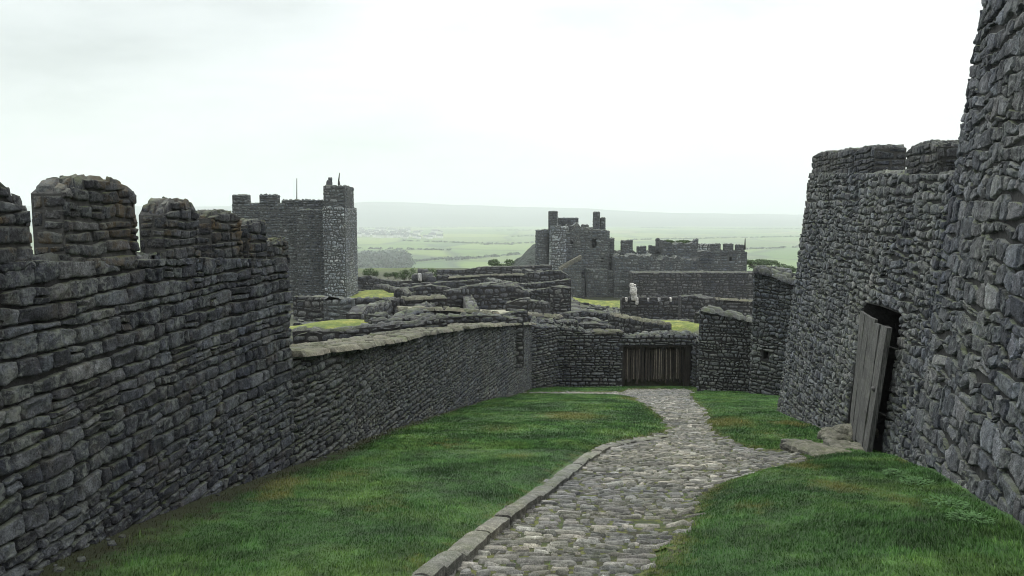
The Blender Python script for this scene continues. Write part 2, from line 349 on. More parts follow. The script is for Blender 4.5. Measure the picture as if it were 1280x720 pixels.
def stone_wall(line, name, mats, ch, sw, depth=.05, nu=5, nv=4, gap=.012, rough=.012, rf=9., amp=.25, split=.12, tilt=.3, seed=1, rnd=.16,
               top_face=True, ends=(True, True), holes=(), jag=0.0, parent=None, back_face=False, build=True, ms=None, power=4, top_mat=0, hole_depth=1.2, u0=None, cap=None):
    ms = ms or Mesh(); L = line.L
    if jag:
        def v1(u): return line.top(u)+jag*(np.round(fbm(np.asarray(u)*.9, seed*3.7, 0, seed, 3)*2.5)/2.5*1.2+.35*vnoise(np.asarray(u)*3, seed, 0, seed))
    else: v1 = line.top
    C = layout(L, line.bot, v1, ch, sw, amp, split, tilt, seed)
    for (h0, h1, f0, f1) in holes:       # u range, v bottom and top as functions of u
        mu = C[..., 0].mean(1); mv = C[..., 1].mean(1)
        ins = (mu > h0) & (mu < h1) & (mv > f0(mu)) & (mv < f1(mu)); C = C[~ins]
        U = C[..., 0]; Vv = C[..., 1]; inn = (U > h0) & (U < h1) & (Vv > f0(U)) & (Vv < f1(U))
        dl = np.abs(U-h0); dr = np.abs(U-h1); dt = np.abs(Vv-f1(U)); db = np.abs(Vv-f0(U)); md = np.minimum(np.minimum(dl, dr), np.minimum(dt, db))
        C[..., 0] = np.where(inn & (md == dl), h0, np.where(inn & (md == dr), h1, U))
        C[..., 1] = np.where(inn & (md == dt), f1(U), np.where(inn & (md == db), f0(U), Vv))
    lay_stones(ms, C, lambda u, v: line.face(u, v), nu, nv, depth, gap, rough, rf, rnd, .05, 0, seed, power)
    # core
    us = set(np.linspace(0, L, max(2, int(L/(1.0 if jag == 0 else .35))+1)).tolist())
    us |= set(float(q) for q in line.u)
    for h in holes: us |= {h[0], h[1]}
    us = {round(q, 6) for q in us}
    us = sorted(us); T = line.thick
    def quad(a, b_, c, d, m=1): ms.add([a, b_, c, d], np.array([[0, 1, 2, 3]]), m)
    def fp(u, v, o):
        P, _ = line.face(np.array([u]), np.array([v]), np.array([o])); return P[0]
    for a, c in zip(us[:-1], us[1:]):
        mid = (a+c)/2; ho = [h for h in holes if h[0]-1e-6 < mid < h[1]+1e-6]
        ta, tc = float(v1(a))-.02, float(v1(c))-.02; ba, bc = float(line.bot(a)), float(line.bot(c)); o = -.02
        if ho:
            h = ho[0]; f0a, f0c, f1a, f1c = float(h[2](a)), float(h[2](c)), float(h[3](a)), float(h[3](c))
            if f0a > ba+.01: quad(fp(a, ba, o), fp(c, bc, o), fp(c, f0c, o), fp(a, f0a, o))
            quad(fp(a, f1a, o), fp(c, f1c, o), fp(c, tc, o), fp(a, ta, o))
            hd = -min(hole_depth, T*.95)
            quad(fp(a, f1a, o), fp(c, f1c, o), fp(c, f1c, hd), fp(a, f1a, hd)); quad(fp(a, f0a, o), fp(c, f0c, o), fp(c, f0c, hd), fp(a, f0a, hd))
            quad(fp(a, f0a, hd), fp(c, f0c, hd), fp(c, f1c, hd), fp(a, f1a, hd))
            if abs(a-h[0]) < 1e-6: quad(fp(a, f0a, o), fp(a, f1a, o), fp(a, f1a, hd), fp(a, f0a, hd))
            if abs(c-h[1]) < 1e-6: quad(fp(c, f0c, o), fp(c, f1c, o), fp(c, f1c, hd), fp(c, f0c, hd))
        else:
            quad(fp(a, ba, o), fp(c, bc, o), fp(c, tc, o), fp(a, ta, o))
        quad(fp(a, ta, o), fp(c, tc, o), fp(c, tc, -T), fp(a, ta, -T)); quad(fp(a, ba, -T), fp(c, bc, -T), fp(c, tc, -T), fp(a, ta, -T))
    for e, u in ((0, 0.0), (1, L)):
        t_, b_ = float(v1(u))-.02, float(line.bot(u)); quad(fp(u, b_, -.02), fp(u, t_, -.02), fp(u, t_, -T), fp(u, b_, -T))
        if ends[e]:
            n = line.nrm(np.array([u]))[0]; tv = line.xy(np.array([.01 if e == 0 else L]))[0]-line.xy(np.array([0 if e == 0 else L-.01]))[0]; tv = tv/np.linalg.norm(tv)*(-1 if e == 0 else 1)
            def Fe(a, v, u=u, n=n, tv=tv):
                le = line.batter*(v-line.bot(u)); xy = line.xy(np.full(len(a), u))-n*(a+le)[:, None]
                return np.concatenate([xy, v[:, None]], 1), np.tile([tv[0], tv[1], 0], (len(a), 1))
            Ce = layout(T, lambda x: np.full(np.shape(x), b_), lambda x: np.full(np.shape(x), t_), ch, sw, amp, split, tilt, seed+50+e)
            lay_stones(ms, Ce, Fe, nu, nv, depth*.8, gap, rough, rf, rnd, .05, 0, seed+7+e, power)
    if back_face:
        Cb = layout(L, line.bot, v1, ch*1.3, sw*1.3, amp, split, tilt, seed+90)
        def Fb(u, v):
            P, N = line.face(u, v, np.full(len(u), -T)); return P, -N
        lay_stones(ms, Cb, Fb, 4, 4, depth, gap, rough, rf, rnd, .05, 0, seed+19, power)
    if top_face:
        Ct = layout(L, lambda u: np.zeros(np.shape(u)), lambda u: np.full(np.shape(u), T), cap or max(ch*1.5, T/3.2), cap or sw*1.4, .3, .1, .3, seed+70)
        Ct[..., 1] = np.maximum(Ct[..., 1], .005)
        def Ft(u, v):
            z = v1(u); P, N = line.face(u, z, -v); return P, np.tile([0, 0, 1.0], (len(u), 1))
        lay_stones(ms, Ct, Ft, nu, nv, depth*1.1, gap*1.2, rough*1.6, rf, rnd, .08, top_mat, seed+23, power)
    if not build: return ms
    return ms.build(name, mats, parent)

# ================================================================== THE COURT
LB = [G(*p) for p in ((-150, 845), (-20, 765), (80, 706), (142, 677), (227, 640), (283, 616), (368, 585))]
LB[0] = (-3.60, 3.2); LB[1] = (-3.60, 4.7)
END = LB[-1]
def xL(y): return float(np.interp(y, [p[1] for p in LB], [p[0] for p in LB]))
# sill line of the high left wall (base of the merlons)
def sillL(y): return float(np.interp(y, [3, 5.2, 7.2, 9.0, 10.2, END[1]], [-.22, -.31, -.42, -.49, -.56, -.62]))
pts = [(x, y, sillL(y), court_z(x, y)-.25) for x, y in LB]
pts = [tuple(np.array(pts[i])*(1-t)+np.array(pts[i+1])*t) for i in range(len(pts)-1) for t in (0, .5)]+[pts[-1]]
hl = Line(pts, .95, 0.0, (0, 8))
hw = empty('battlemented_wall', (END[0], END[1], court_z(*END)))
tag(hw, 'tall dark rubble wall with rounded merlons along the left, nearest the viewer', 'castle wall')
w = stone_wall(hl, 'wall_body', [SLATE, MORTAR], .122, .215, depth=.034, nu=12, nv=9, gap=.006, rough=.012, rf=24, amp=.24, split=.16, tilt=.16, seed=4, rnd=.07, power=16, ends=(False, True))
reparent(w, hw)
def xpix(px, x_off=0.0, ys=np.linspace(3.3, 12, 4000)):   # y on the wall line seen at column px (small pitch ignored)
    xs = np.interp(ys, [p[1] for p in LB], [p[0] for p in LB])+x_off
    return float(ys[np.argmin(abs(640+F*xs/ys/1.0-px))])
MORTAR_M = plain('lime_mortar', (.050, .049, .046), var=.4, sc=22, bump=.02)
def rough_merlon(name, line, ua, ub, T, z0f, z1, mat, parent, seed, dome=.10, ch=.12, sw=.22, toward=(0, 8)):
    """a merlon: low coursed rubble with an arched, weathered top"""
    n = 11; P = []
    for k in range(n):
        f = k/(n-1); u = ua+(ub-ua)*f; xy, _ = line.face(np.array([u]), np.array([float(z1)]), np.array([.012])); x, y = xy[0][:2]
        x -= 0; P.append((x, y, z1-dome*abs(2*f-1)**3.2, float(z0f(u))-.05))
    l2 = Line(P, T, 0, toward)
    o = stone_wall(l2, name, [mat, MORTAR_M], ch, sw, depth=.016, nu=8, nv=6, gap=.004, rough=.011, rf=20, amp=.3, split=.2, tilt=.2, seed=seed, rnd=.10, power=6, back_face=True, cap=.13)
    reparent(o, parent); return o
merl = [(4.2, xpix(40), 222, .22), (xpix(80)+.02, xpix(172), 224, .12), (xpix(206), xpix(249), 250, .14), (xpix(265), xpix(302), 264, .07), (xpix(311), xpix(334), 275, .05), (xpix(341), xpix(368), 298, .06)]
for i, (ya, yb, pt, dm) in enumerate(merl):
    ym = max((ya+yb)/2, 5.1 if i == 0 else 0); z1 = (HZ-pt)/F*ym*1.005+.0
    rough_merlon('merlon', hl, ufind(hl, ya), ufind(hl, yb), .26, lambda u: float(hl.top(u)), z1, SLATE_M, hw, 20+i, dm, .105, .20)

# low left wall
LW = [(368, 585, 444), (428, 565, 436), (483, 540, 427), (538, 523, 416), (593, 506, 408), (648, 493, 405), (664, 487, 405)]
pts = []
for px, py, pt in LW:
    x, y = G(px, py); z = At(px, pt, y)[2]; pts.append((x, y, z, court_z(x, y)-.35))
pts[0] = (END[0]+.0, END[1]+.02)+pts[0][2:]
ll = Line(pts, .85, 0.0, (2, 15))
lw = empty('low_court_wall', (pts[3][0], pts[3][1], court_z(pts[3][0], pts[3][1]))); tag(lw, 'long low rubble wall with pale flat coping left of the lawn', 'stone wall')
w = stone_wall(ll, 'wall_body', [SLATE, MORTAR], .105, .17, depth=.032, nu=7, nv=5, gap=.005, rough=.014, rf=16, amp=.4, split=.15, seed=9, top_face=False, rnd=.13, power=6); reparent(w, lw)
ms = Mesh(); Ct = layout(ll.L, lambda u: np.full(np.shape(u), -.03), lambda u: np.full(np.shape(u), .9), .31, .55, .35, .15, .18, 33)
lay_stones(ms, Ct, lambda u, v: (ll.face(u, ll.top(u)+.02, -v)[0], np.tile([0, 0, 1.0], (len(u), 1))), 9, 6, .035, .010, .022, 7, .12, .05, 0, 5, 7)
w = ms.build('coping', [CAPS]); reparent(w, lw)

# ---------------------------------------------------------------- right wall and tower
RBp = [(2.9, 2.2), (4.42, 6.6), (5.72, 11.1), (6.45, 15.4), (6.95, 19.6)]
ryy = np.array([p[1] for p in RBp]); rxx = np.array([p[0] for p in RBp])
def xR(y): return float(np.interp(y, ryy, rxx))
def sillR(y): return float(np.interp(y, [9, 11.4, 14.7, 19.6], [.48, .60, .80, 1.07]))
ys = [10.35, 10.7, 11.1, 12.0, 13, 14, 15.4, 16.5, 18, 19.6]
rl = Line([(xR(y), y, sillR(y), court_z(0, y)-.3) for y in ys], 1.7, .095, (0, 12))
cw = empty('curtain_wall', (xR(13), 13, court_z(0, 13))); tag(cw, 'high leaning rubble curtain wall on the right holding the wooden door', 'castle wall')
dA, dB = ufind(rl, 11.8), ufind(rl, 13.95)
hole = (dA, dB, lambda u: np.interp(u, [dA, dB], [court_z(0, 11.7)+.02, court_z(0, 13.9)+.12]), lambda u: np.interp(u, [dA, (dA+dB)/2, dB], [-1.56, -1.56, -1.62]))
w = stone_wall(rl, 'wall_body', [SLATE_R, MORTAR], .128, .14, depth=.036, nu=7, nv=6, gap=.006, rough=.012, rf=18, amp=.65, split=.2, tilt=.4, seed=12, rnd=.12, holes=[hole], ends=(True, True), power=5)
reparent(w, cw)
for i, (ya, yb, T, z1, dm) in enumerate([(11.4, 12.78, .46, 1.10, .09), (14.75, 16.05, .58, 1.33, .06), (16.2, 17.75, .5, 1.40, .04), (17.9, 19.5, .5, 1.49, .05)]):
    rough_merlon('merlon', rl, ufind(rl, ya), ufind(rl, yb), T, lambda u: float(rl.top(u)), z1, SLATE_MR, cw, 60+i, dm, .13, .24, (0, 12))
ys = [2.2, 4.5, 6.6, 8.2, 10.35]
tl = Line([(xR(y), y, 5.2, court_z(0, y)-.3) for y in ys], 3.0, .095, (0, 6))
tw = empty('stone_tower', (xR(8)+1, 8, court_z(0, 8))); tag(tw, 'tall rough-stone tower face rising out of frame at the right edge', 'tower')
w = stone_wall(tl, 'wall_body', [SLATE_R, MORTAR], .20, .215, depth=.034, nu=14, nv=12, gap=.006, rough=.013, rf=20, amp=.5, split=.22, tilt=.35, seed=15, rnd=.12, ends=(False, True), power=9)
reparent(w, tw)

# door leaf standing ajar
def door():
    ms = Mesh(); n = 5
    hx, hy = 6.32, 13.85; nx, ny = 5.59, 11.66
    zb0, zb1 = court_z(0, 13.85)+.12, court_z(0, 11.62)+.0
    zt0, zt1 = -1.78, -1.68
    def lean(z, s=.9): return (.05+.06*s)*(z+4.0)
    A = np.array([hx, hy]); B = np.array([nx, ny]); d = B-A; nn = np.array([-d[1], d[0]]); nn = nn/np.linalg.norm(nn)
    if nn[0] > 0: nn = -nn
    rs = np.random.RandomState(5); cuts = np.linspace(0, 1, n+1)
    for i in range(n):
        a, b = cuts[i]+.004, cuts[i+1]-.004; o = rs.uniform(-.006, .008); dt = rs.uniform(-.05, .03); db = rs.uniform(-.02, .05); K = 10
        for k in range(K):
            V = []
            for kk in (k, k+1):
                f = kk/K
                for (s_, t_) in ((a, 0), (b, 0), (b, 1), (a, 1)):
                    zb = zb0+(zb1-zb0)*s_+db; zt = zt0+(zt1-zt0)*s_+dt-.05*math.sin(s_*3); z = zb+(zt-zb)*f; wob = .006*math.sin(f*9+i*2)
                    q = A+d*(s_+wob*.5)+nn*(o+wob+(.035 if t_ == 0 else -.012)); V.append((q[0]+lean(z, s_), q[1], z))
            ms.hexa(V, 0, (rs.uniform(.3, .8), .5, .5))
    return ms, A, d, nn, lean, (zb0, zb1, zt0, zt1)
ms, A_, d_, nn_, lean, Z4 = door()
dr = ms.build('door', [WOOD], smooth=False); dr['label'] = 'weathered grey plank door standing ajar'; reparent(dr, cw)
ms = Mesh()                                   # near edge post and rear battens of the leaf
def q3(s_, o, z): p = A_+d_*s_+nn_*o; return (p[0]+lean(z, s_), p[1], z)
for s0, s1, o0, o1, z0, z1 in ((.93, 1.04, .045, -.03, Z4[1]-.02, Z4[3]-.06), (.10, .95, -.012, -.06, Z4[1]+.4, Z4[1]+.56), (.10, .95, -.012, -.06, Z4[3]-.45, Z4[3]-.3)):
    ms.hexa([q3(s0, o0, z0), q3(s1, o0, z0), q3(s1, o1, z0), q3(s0, o1, z0), q3(s0, o0, z1), q3(s1, o0, z1), q3(s1, o1, z1), q3(s0, o1, z1)], 0, (.45, .5, .5))
w = ms.build('batten', [WOOD], smooth=False); w.parent = dr
ms = Mesh()
ms.tube(q3(.9, .05, -2.75), q3(.97, .05, -2.75), .03, .03, 10)
w = ms.build('latch', [IRON]); w.parent = dr
for zz in (-2.05, -3.1):
    ms = Mesh(); ms.tube(q3(.96, -.03, zz), q3(1.02, -.16, zz-.02), .018, .014, 8); w = ms.build('hinge', [IRON]); w.parent = dr

# ---------------------------------------------------------------- gate wall
GD = 33.2
def gz(x): return court_z(x, GD)
def gp(px, pt, D=GD, drop=.4): x, y, z = At(px, pt, D); return (x, y, z, court_z(x, y)-drop)
gl = Line([gp(655, 407, 31.0), gp(662, 407, 31.6), gp(700, 408), gp(722, 410), gp(735, 418), gp(779, 417), gp(782, 424), gp(800, 420), gp(840, 416), gp(872, 420), gp(876, 424), gp(892, 424)], .75, 0, (2, 15))
gw = empty('gate_wall', (At(720, 480, GD)[0], GD, gz(0))); tag(gw, 'cross wall of dark layered stone closing the court, turf-topped above the timber gate', 'stone wall')
gu0, gu1 = float(np.interp(At(779, 430, GD)[0], gl.xy(np.linspace(0, gl.L, 500))[:, 0], np.linspace(0, gl.L, 500))), float(np.interp(At(873, 430, GD)[0], gl.xy(np.linspace(0, gl.L, 500))[:, 0], np.linspace(0, gl.L, 500)))
zt_ = At(820, 432, GD)[2]
w = stone_wall(gl, 'wall_body', [SLATE, MORTAR], .13, .24, depth=.07, nu=5, nv=4, gap=.008, rough=.02, rf=9, amp=.4, seed=21, rnd=.2, holes=[(gu0, gu1, lambda u: gl.bot(u)-1+0*u, lambda u: zt_+0*u)], jag=.08, hole_depth=.72); reparent(w, gw)
# small stubs of battlement on the wall top, left of the gate
for i, (a, c) in enumerate(((664, 671), (675, 682), (686, 693), (697, 704), (708, 714), (718, 723))):
    l2 = Line([gp(a, 402, GD+.05, -2), gp(c, 402, GD+.05, -2)], .5, 0, (2, 15)); l2.p[:, 3] = At(700, 412, GD)[2]
    o = stone_wall(l2, 'merlon', [SLATE, MORTAR], .12, .2, depth=.04, nu=4, nv=4, rough=.02, seed=80+i); reparent(o, gw)
# coping slab + right pier of layered stones
ms = Mesh(); x0, _, z0 = At(760, 417, GD); x1 = At(780, 417, GD)[0]
l2 = Line([(x0-.7, GD-.05, z0+.10, z0+.02), (x1, GD-.05, z0+.10, z0+.02)], .7, 0, (2, 15)); o = stone_wall(l2, 'coping', [CAPS, MORTAR], .12, .8, depth=.03, nu=5, nv=4, seed=84); reparent(o, gw)
xa = At(870, 440, GD-.5)[0]; xb = At(890, 440, GD-.5)[0]
l2 = Line([(xa, GD-.5, At(0, 426, GD-.5)[2], gz(0)-.4), (xb, GD-.5, At(0, 424, GD-.5)[2], gz(0)-.4)], .6, 0, (2, 15)); o = stone_wall(l2, 'pier', [SLATE, MORTAR], .15, .5, depth=.14, nu=6, nv=4, gap=.02, rough=.04, rf=6, amp=.4, seed=85, rnd=.25, power=3); reparent(o, gw)

# timber gate
gt = empty('timber_gate', (At(825, 486, GD)[0], GD+.35, gz(0))); tag(gt, 'dark timber gate of upright boards shut in the opening at the end of the path', 'gate')
gx0, gx1 = At(779, 450, GD)[0], At(873, 450, GD)[0]; zg0, zg1 = gz(0), At(820, 434, GD)[2]
rs = np.random.RandomState(8); gxm = gx0+(gx1-gx0)*.30
for li, (a, b) in enumerate(((gx0+.12, gxm-.02), (gxm+.02, gx1-.55))):
    ms = Mesh(); n = 7 if li == 0 else 14; cs = np.linspace(a, b, n+1)
    for i in range(n):
        g = rs.uniform(.008, .035); K = 5; tn = (rs.uniform(.1, .95), .5, .5); dz = rs.uniform(0, .22); bow = rs.uniform(-.015, .015); yo = rs.uniform(-.02, .02)
        for k in range(K):
            V = []
            for kk in (k, k+1):
                f = kk/K; z = zg0+.10+dz+(zg1-zg0-.14-dz)*f; bx = bow*math.sin(f*PI)
                V += [(cs[i]+g+bx, GD+.30+yo, z), (cs[i+1]-g+bx, GD+.30+yo, z), (cs[i+1]-g+bx, GD+.34+yo, z), (cs[i]+g+bx, GD+.34+yo, z)]
            ms.hexa(V, 0, tn)
    for i in (range(1, n, 2) if li == 0 else (3, 4, 5, 6, 8, 9, 11, 12)):
        xx = cs[i]+rs.uniform(-.03, .03); x2 = xx+rs.uniform(-.04, .04); ms.hexa([(xx-.012, GD+.275, zg0+.35), (xx+.014, GD+.275, zg0+.35), (xx+.014, GD+.30, zg0+.35), (xx-.012, GD+.30, zg0+.35), (x2-.012, GD+.275, zg1-.12), (x2+.014, GD+.275, zg1-.12), (x2+.014, GD+.30, zg1-.12), (x2-.012, GD+.30, zg1-.12)], 1, (rs.uniform(.2, .9), .5, .5))
    o = ms.build('gate_leaf', [WOODD, WOODP], smooth=False); reparent(o, gt)
    ms = Mesh()
    for zz in (zg0+.42, zg1-.35):
        ms = Mesh(); ms.box((a, GD+.345, zz), (b, GD+.41, zz+.14), 0, (.2, .5, .5)); r_ = ms.build('rail', [WOODD], smooth=False); r_.parent = o
for a, b in ((gx0-.02, gx0+.12), (gx1-.55, gx1-.30)):
    ms = Mesh(); ms.box((a, GD+.26, zg0-.1), (b, GD+.46, zg1+.02), 0, (.25, .5, .5), .01); o = ms.build('post', [WOODD], smooth=False); reparent(o, gt)
ms = Mesh(); ms.box((gx0-.1, GD+.05, zg1), (gx1, GD+.5, zg1+.16), 0, (.3, .5, .5), .015); o = ms.build('lintel', [WOODD], smooth=False); reparent(o, gt)

# walls right of the gate
def wall_px(name, pts, T, label, cat='stone wall', ch=.16, sw=.26, drop=2.0, mats=None, jag=0., seed=1, base=None, coping=False, group=None, toward=(3, 0), **k):
    P = [(lambda q: (q[0], q[1], q[2], (base(q[0], q[1]) if base else q[2]-drop)))(At(a, b, D)) for a, b, D in pts]
    ln = Line(P, T, k.pop('batter', 0.), toward); m = P[len(P)//2]
    kw = dict(depth=.06, nu=4, nv=4, gap=.01, rough=.02, rf=8, amp=.5, tilt=.6, rnd=.2, power=3); kw.update(k)
    r = empty(name, (m[0], m[1], m[3])) if coping else None
    o = stone_wall(ln, 'wall_body' if coping else name, mats or [RUIN, MORTAR], ch, sw, jag=jag, seed=seed, top_face=not coping, **kw)
    if coping:
        reparent(o, r); ms = Mesh()
        Ct = layout(ln.L, lambda u: np.full(np.shape(u), -.06), lambda u: np.full(np.shape(u), T+.05), max(.3, T/2.6), .6 if sw < .4 else sw*1.4, .3, .1, .2, seed+5)
        lay_stones(ms, Ct, lambda u, v: (ln.face(u, ln.top(u)+.04, -v)[0], np.tile([0, 0, 1.0], (len(u), 1))), 5, 4, .04, .012, .03, 5, .15, .10, 0, seed, 5)
        c = ms.build('coping', [CAPS if seed != 31 else RUIN]); reparent(c, r); o = r
    return tag(o, label, cat, group)
cz = lambda x, y: court_z(x, y)-.6
wall_px('court_wall', [(874, 386, 29.6), (905, 393, 29.2), (944, 402, 28.8)], 1.0, 'pale speckled rubble wall with sloping coping just right of the timber gate', mats=[SLATE_R, MORTAR], ch=.13, sw=.17, base=cz, seed=31, coping=True, nu=5, nv=5, batter=.03, depth=.05, power=5)
slit = None
P = [At(941, 337, 27.6), At(970, 344, 27.0), At(1012, 358, 26.0)]
ln = Line([(p[0], p[1], p[2], cz(p[0], p[1])) for p in P], 1.0, .02, (3, 0))
ww = empty('slit_wall', (P[1][0], P[1][1], court_z(0, 27))); tag(ww, 'grey rubble wall with small dark slit, between the coped wall and the high curtain wall', 'stone wall')
su = float(ln.L*(At(954, 440, 27.3)[0]-P[0][0])/(P[2][0]-P[0][0]))
o = stone_wall(ln, 'wall_body', [SLATE_R, MORTAR], .13, .17, depth=.05, nu=5, nv=5, gap=.004, rough=.02, rf=10, amp=.7, tilt=.6, rnd=.15, power=5, seed=37, top_face=False,
               holes=[(su-.10, su+.10, lambda u: At(954, 449, 27.3)[2]+0*u, lambda u: At(954, 434, 27.3)[2]+0*u)], hole_depth=.8); reparent(o, ww)
ms = Mesh(); Ct = layout(ln.L, lambda u: np.full(np.shape(u), -.08), lambda u: np.full(np.shape(u), 1.0), .35, .4, .4, .1, .5, 38)
lay_stones(ms, Ct, lambda u, v: (ln.face(u, ln.top(u)+.05, -v)[0], np.tile([0, 0, 1.0], (len(u), 1))), 5, 4, .08, .01, .03, 5, .2, .14, 0, 39); o = ms.build('coping', [RUIN]); reparent(o, ww)

# ---------------------------------------------------------------- path polygon
PATHP = [(470, 760), (536, 718), (586, 681), (640, 641), (700, 599), (757, 556), (795, 548), (832, 541), (838, 532), (822, 519), (806, 505), (792, 497), (770, 494), (700, 493), (655, 493), (655, 491), (700, 490), (775, 490), (792, 486), (868, 486), (862, 494), (868, 503), (880, 512), (884, 528), (893, 541), (915, 553), (950, 562), (992, 563), (1005, 575), (1000, 585), (945, 592), (905, 602), (876, 622), (860, 642), (850, 668), (835, 700), (800, 722), (790, 760)]
PW = np.array([G(a, min(b, 760)) for a, b in PATHP])
def kerb_x(y): return np.interp(y, [3.5, 5.3, 6.4, 8.3, 11.6, 14], [-1.1, -.62, -.35, .05, 1.4, 2.7])
def inpoly(x, y, P=PW):
    x = np.asarray(x, float); y = np.asarray(y, float); r = np.zeros(x.shape, bool); n = len(P)
    if P is PW:
        w_ = np.clip((x-kerb_x(y))/.5, 0, 1)*np.clip((y-3)/2, 0, 1); wx = fbm(x*1.7, y*1.7, 0, 61, 3)*.13*w_; wy = fbm(x*1.7, y*1.7, 5, 62, 3)*.16*w_; x = x+wx; y = y+wy
    for i in range(n):
        x0, y0 = P[i]; x1, y1 = P[(i+1) % n]
        if y0 == y1: continue
        c = ((y0 > y) != (y1 > y)) & (x < (x1-x0)*(y-y0)/(y1-y0)+x0); r ^= c
    return r
def dpoly(x, y, P=PW):
    x = np.asarray(x, float); y = np.asarray(y, float); d = np.full(x.shape, 1e9); n = len(P)
    for i in range(n):
        ax, ay = P[i]; bx, by = P[(i+1) % n]; dx, dy = bx-ax, by-ay; t = np.clip(((x-ax)*dx+(y-ay)*dy)/(dx*dx+dy*dy+1e-9), 0, 1)
        d = np.minimum(d, np.hypot(x-ax-t*dx, y-ay-t*dy))
    return d
# court surface
def bump_(x, y, px, py, r): a, b = G(px, py); return np.exp(-(((x-a)/r)**2+((y-b)/(r*1.6))**2))
def court(x, y):
    x = np.asarray(x, float); y = np.asarray(y, float); s = np.where(inpoly(x, y), -1.0, 1.0)*dpoly(x, y)
    g = np.clip(s/.5, 0, 1); und = .05*fbm(x*.45, y*.45, 0, 3, 3)+.018*fbm(x*2.2, y*2.2, 0, 8, 3)
    right = np.clip((x-(1.6+.10*(y-5)))/1.2, 0, 1)*np.clip((11.5-y)/2.5, 0, 1)
    z = court_z(x, y)+g*(.055+und+.16*right)
    return z+np.where(s < .0, -.03*np.clip(-s/.1, 0, 1), 0)
xs = np.concatenate([np.arange(-5.5, 12.5, .12)]); ysg = [2.0]
while ysg[-1] < 34.5: ysg.append(ysg[-1]+.07+.010*(ysg[-1]-2))
X, Y = np.meshgrid(xs, np.array(ysg)); x = X.ravel(); y = Y.ravel(); z = court(x, y)
def wall_dist(x, y):
    dl = np.minimum.reduce([dpoly(x, y, np.array(LB+LB[::-1])), dpoly(x, y, np.array([p[:2] for p in pts_ll]+[p[:2] for p in pts_ll][::-1]))])
    return dl
pts_ll = [tuple(p[:2]) for p in ll.p]
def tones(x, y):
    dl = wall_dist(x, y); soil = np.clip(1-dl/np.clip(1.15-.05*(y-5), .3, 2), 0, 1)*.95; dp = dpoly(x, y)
    dry = np.clip(1-dp/.5, 0, 1)*.50
    for px, py, r, a in ((560, 560, .6, .45), (480, 640, .5, .4), (620, 540, .8, .45), (940, 650, .3, .5), (1120, 650, .3, .5), (960, 545, .5, .5), (715, 522, .9, .85), (905, 530, .8, .9), (1075, 480+42, .4, .8), (985, 532, .5, .9), (1000, 600, .35, .7), (1045, 632, .35, .7), (800, 500, .8, .8), (350, 610, .35, .9), (345, 625, .3, .7), (430, 600, .5, .5), (645, 575, .3, .6), (1135, 590, .3, .6)):
        dry = np.maximum(dry, a*bump_(x, y, px, py, r))
    return soil, dry
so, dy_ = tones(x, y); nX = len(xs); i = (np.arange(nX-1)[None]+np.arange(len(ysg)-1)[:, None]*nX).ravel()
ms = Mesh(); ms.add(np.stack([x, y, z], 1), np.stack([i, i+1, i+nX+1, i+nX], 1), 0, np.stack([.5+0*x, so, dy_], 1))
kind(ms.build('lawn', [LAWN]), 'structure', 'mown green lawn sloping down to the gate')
# path bed and cobbles
EARTH, nt, bs = new_mat('path_earth'); b = NB(nt); p = b.pos()
c = b.mix(b.ramp(b.noise(p, 1.6, 5, .7), (.42, 0), (.62, 1)), (.030, .028, .016), (.040, .058, .016)); c = b.mix(b.ramp(b.noise(p, 9, 5, .7), (.47, 0), (.60, .8)), c, (.12, .13, .028))
b.L(c, bs.inputs['Base Color']); bs.inputs['Roughness'].default_value = .95; b.L(b.bump(b.noise(p, 20, 6, .7), .03), bs.inputs['Normal'])
ms = Mesh()
pm = Mesh(); x2 = np.arange(-2.2, 6.4, .1); y2 = np.array(ysg); X, Y = np.meshgrid(x2, y2); cx = (X[:-1, :-1]+X[1:, 1:])/2; cy = (Y[:-1, :-1]+Y[1:, 1:])/2
ins = (inpoly(cx, cy) | (dpoly(cx, cy) < .06)).ravel(); nX = len(x2); i = (np.arange(nX-1)[None]+np.arange(len(y2)-1)[:, None]*nX).ravel()[ins]
zz = court(X.ravel(), Y.ravel())+.006
pm.add(np.stack([X.ravel(), Y.ravel(), zz], 1), np.stack([i, i+1, i+nX+1, i+nX], 1), 1)
C = layout(10.5, lambda u: np.full(np.shape(u), 2.0), lambda u: np.full(np.shape(u), 33.5), .095, .185, .40, .04, .35, 41)
C[..., 0] -= 3.0
# rows swing gently with the path
C[..., 1] += .10*np.sin(C[..., 0]*1.3+C[..., 1]*.35)+.10*C[..., 0]*np.clip((C[..., 1]-6)/10, 0, 1)*0
mu = C.mean(1); keep = inpoly(mu[:, 0], mu[:, 1]); dd = dpoly(mu[:, 0], mu[:, 1]); rs = np.random.RandomState(2)
keep &= rs.random_sample(len(mu)) < np.clip(.62+dd*2.2, 0, .985)
nz = fbm(mu[:, 0]*1.1, mu[:, 1]*1.1, 0, 77, 3); near_r = (mu[:, 1] < 8.5) & (mu[:, 0] > .6); keep &= ~(near_r & (nz > .35) & (rs.random_sample(len(mu)) < .35)); keep &= ~((nz > .45) & (rs.random_sample(len(mu)) < .3))
C = C[keep]
for lo, hi, nu, nv in ((0, 13, 7, 5), (13, 40, 5, 4)):
    m_ = (C[:, :, 1].mean(1) >= lo) & (C[:, :, 1].mean(1) < hi)
    lay_stones(pm, C[m_], lambda u, v: (np.stack([u, v, court(u, v)+.004], 1), np.tile([0, GS*.98, .98], (len(u), 1))), nu+1, nv, .034, .011, .008, 12, .14, .03, 0, lo+3, 6)
kind(pm.build('path', [PAVE, EARTH]), 'structure', 'cobbled path winding down the lawn to the gate')
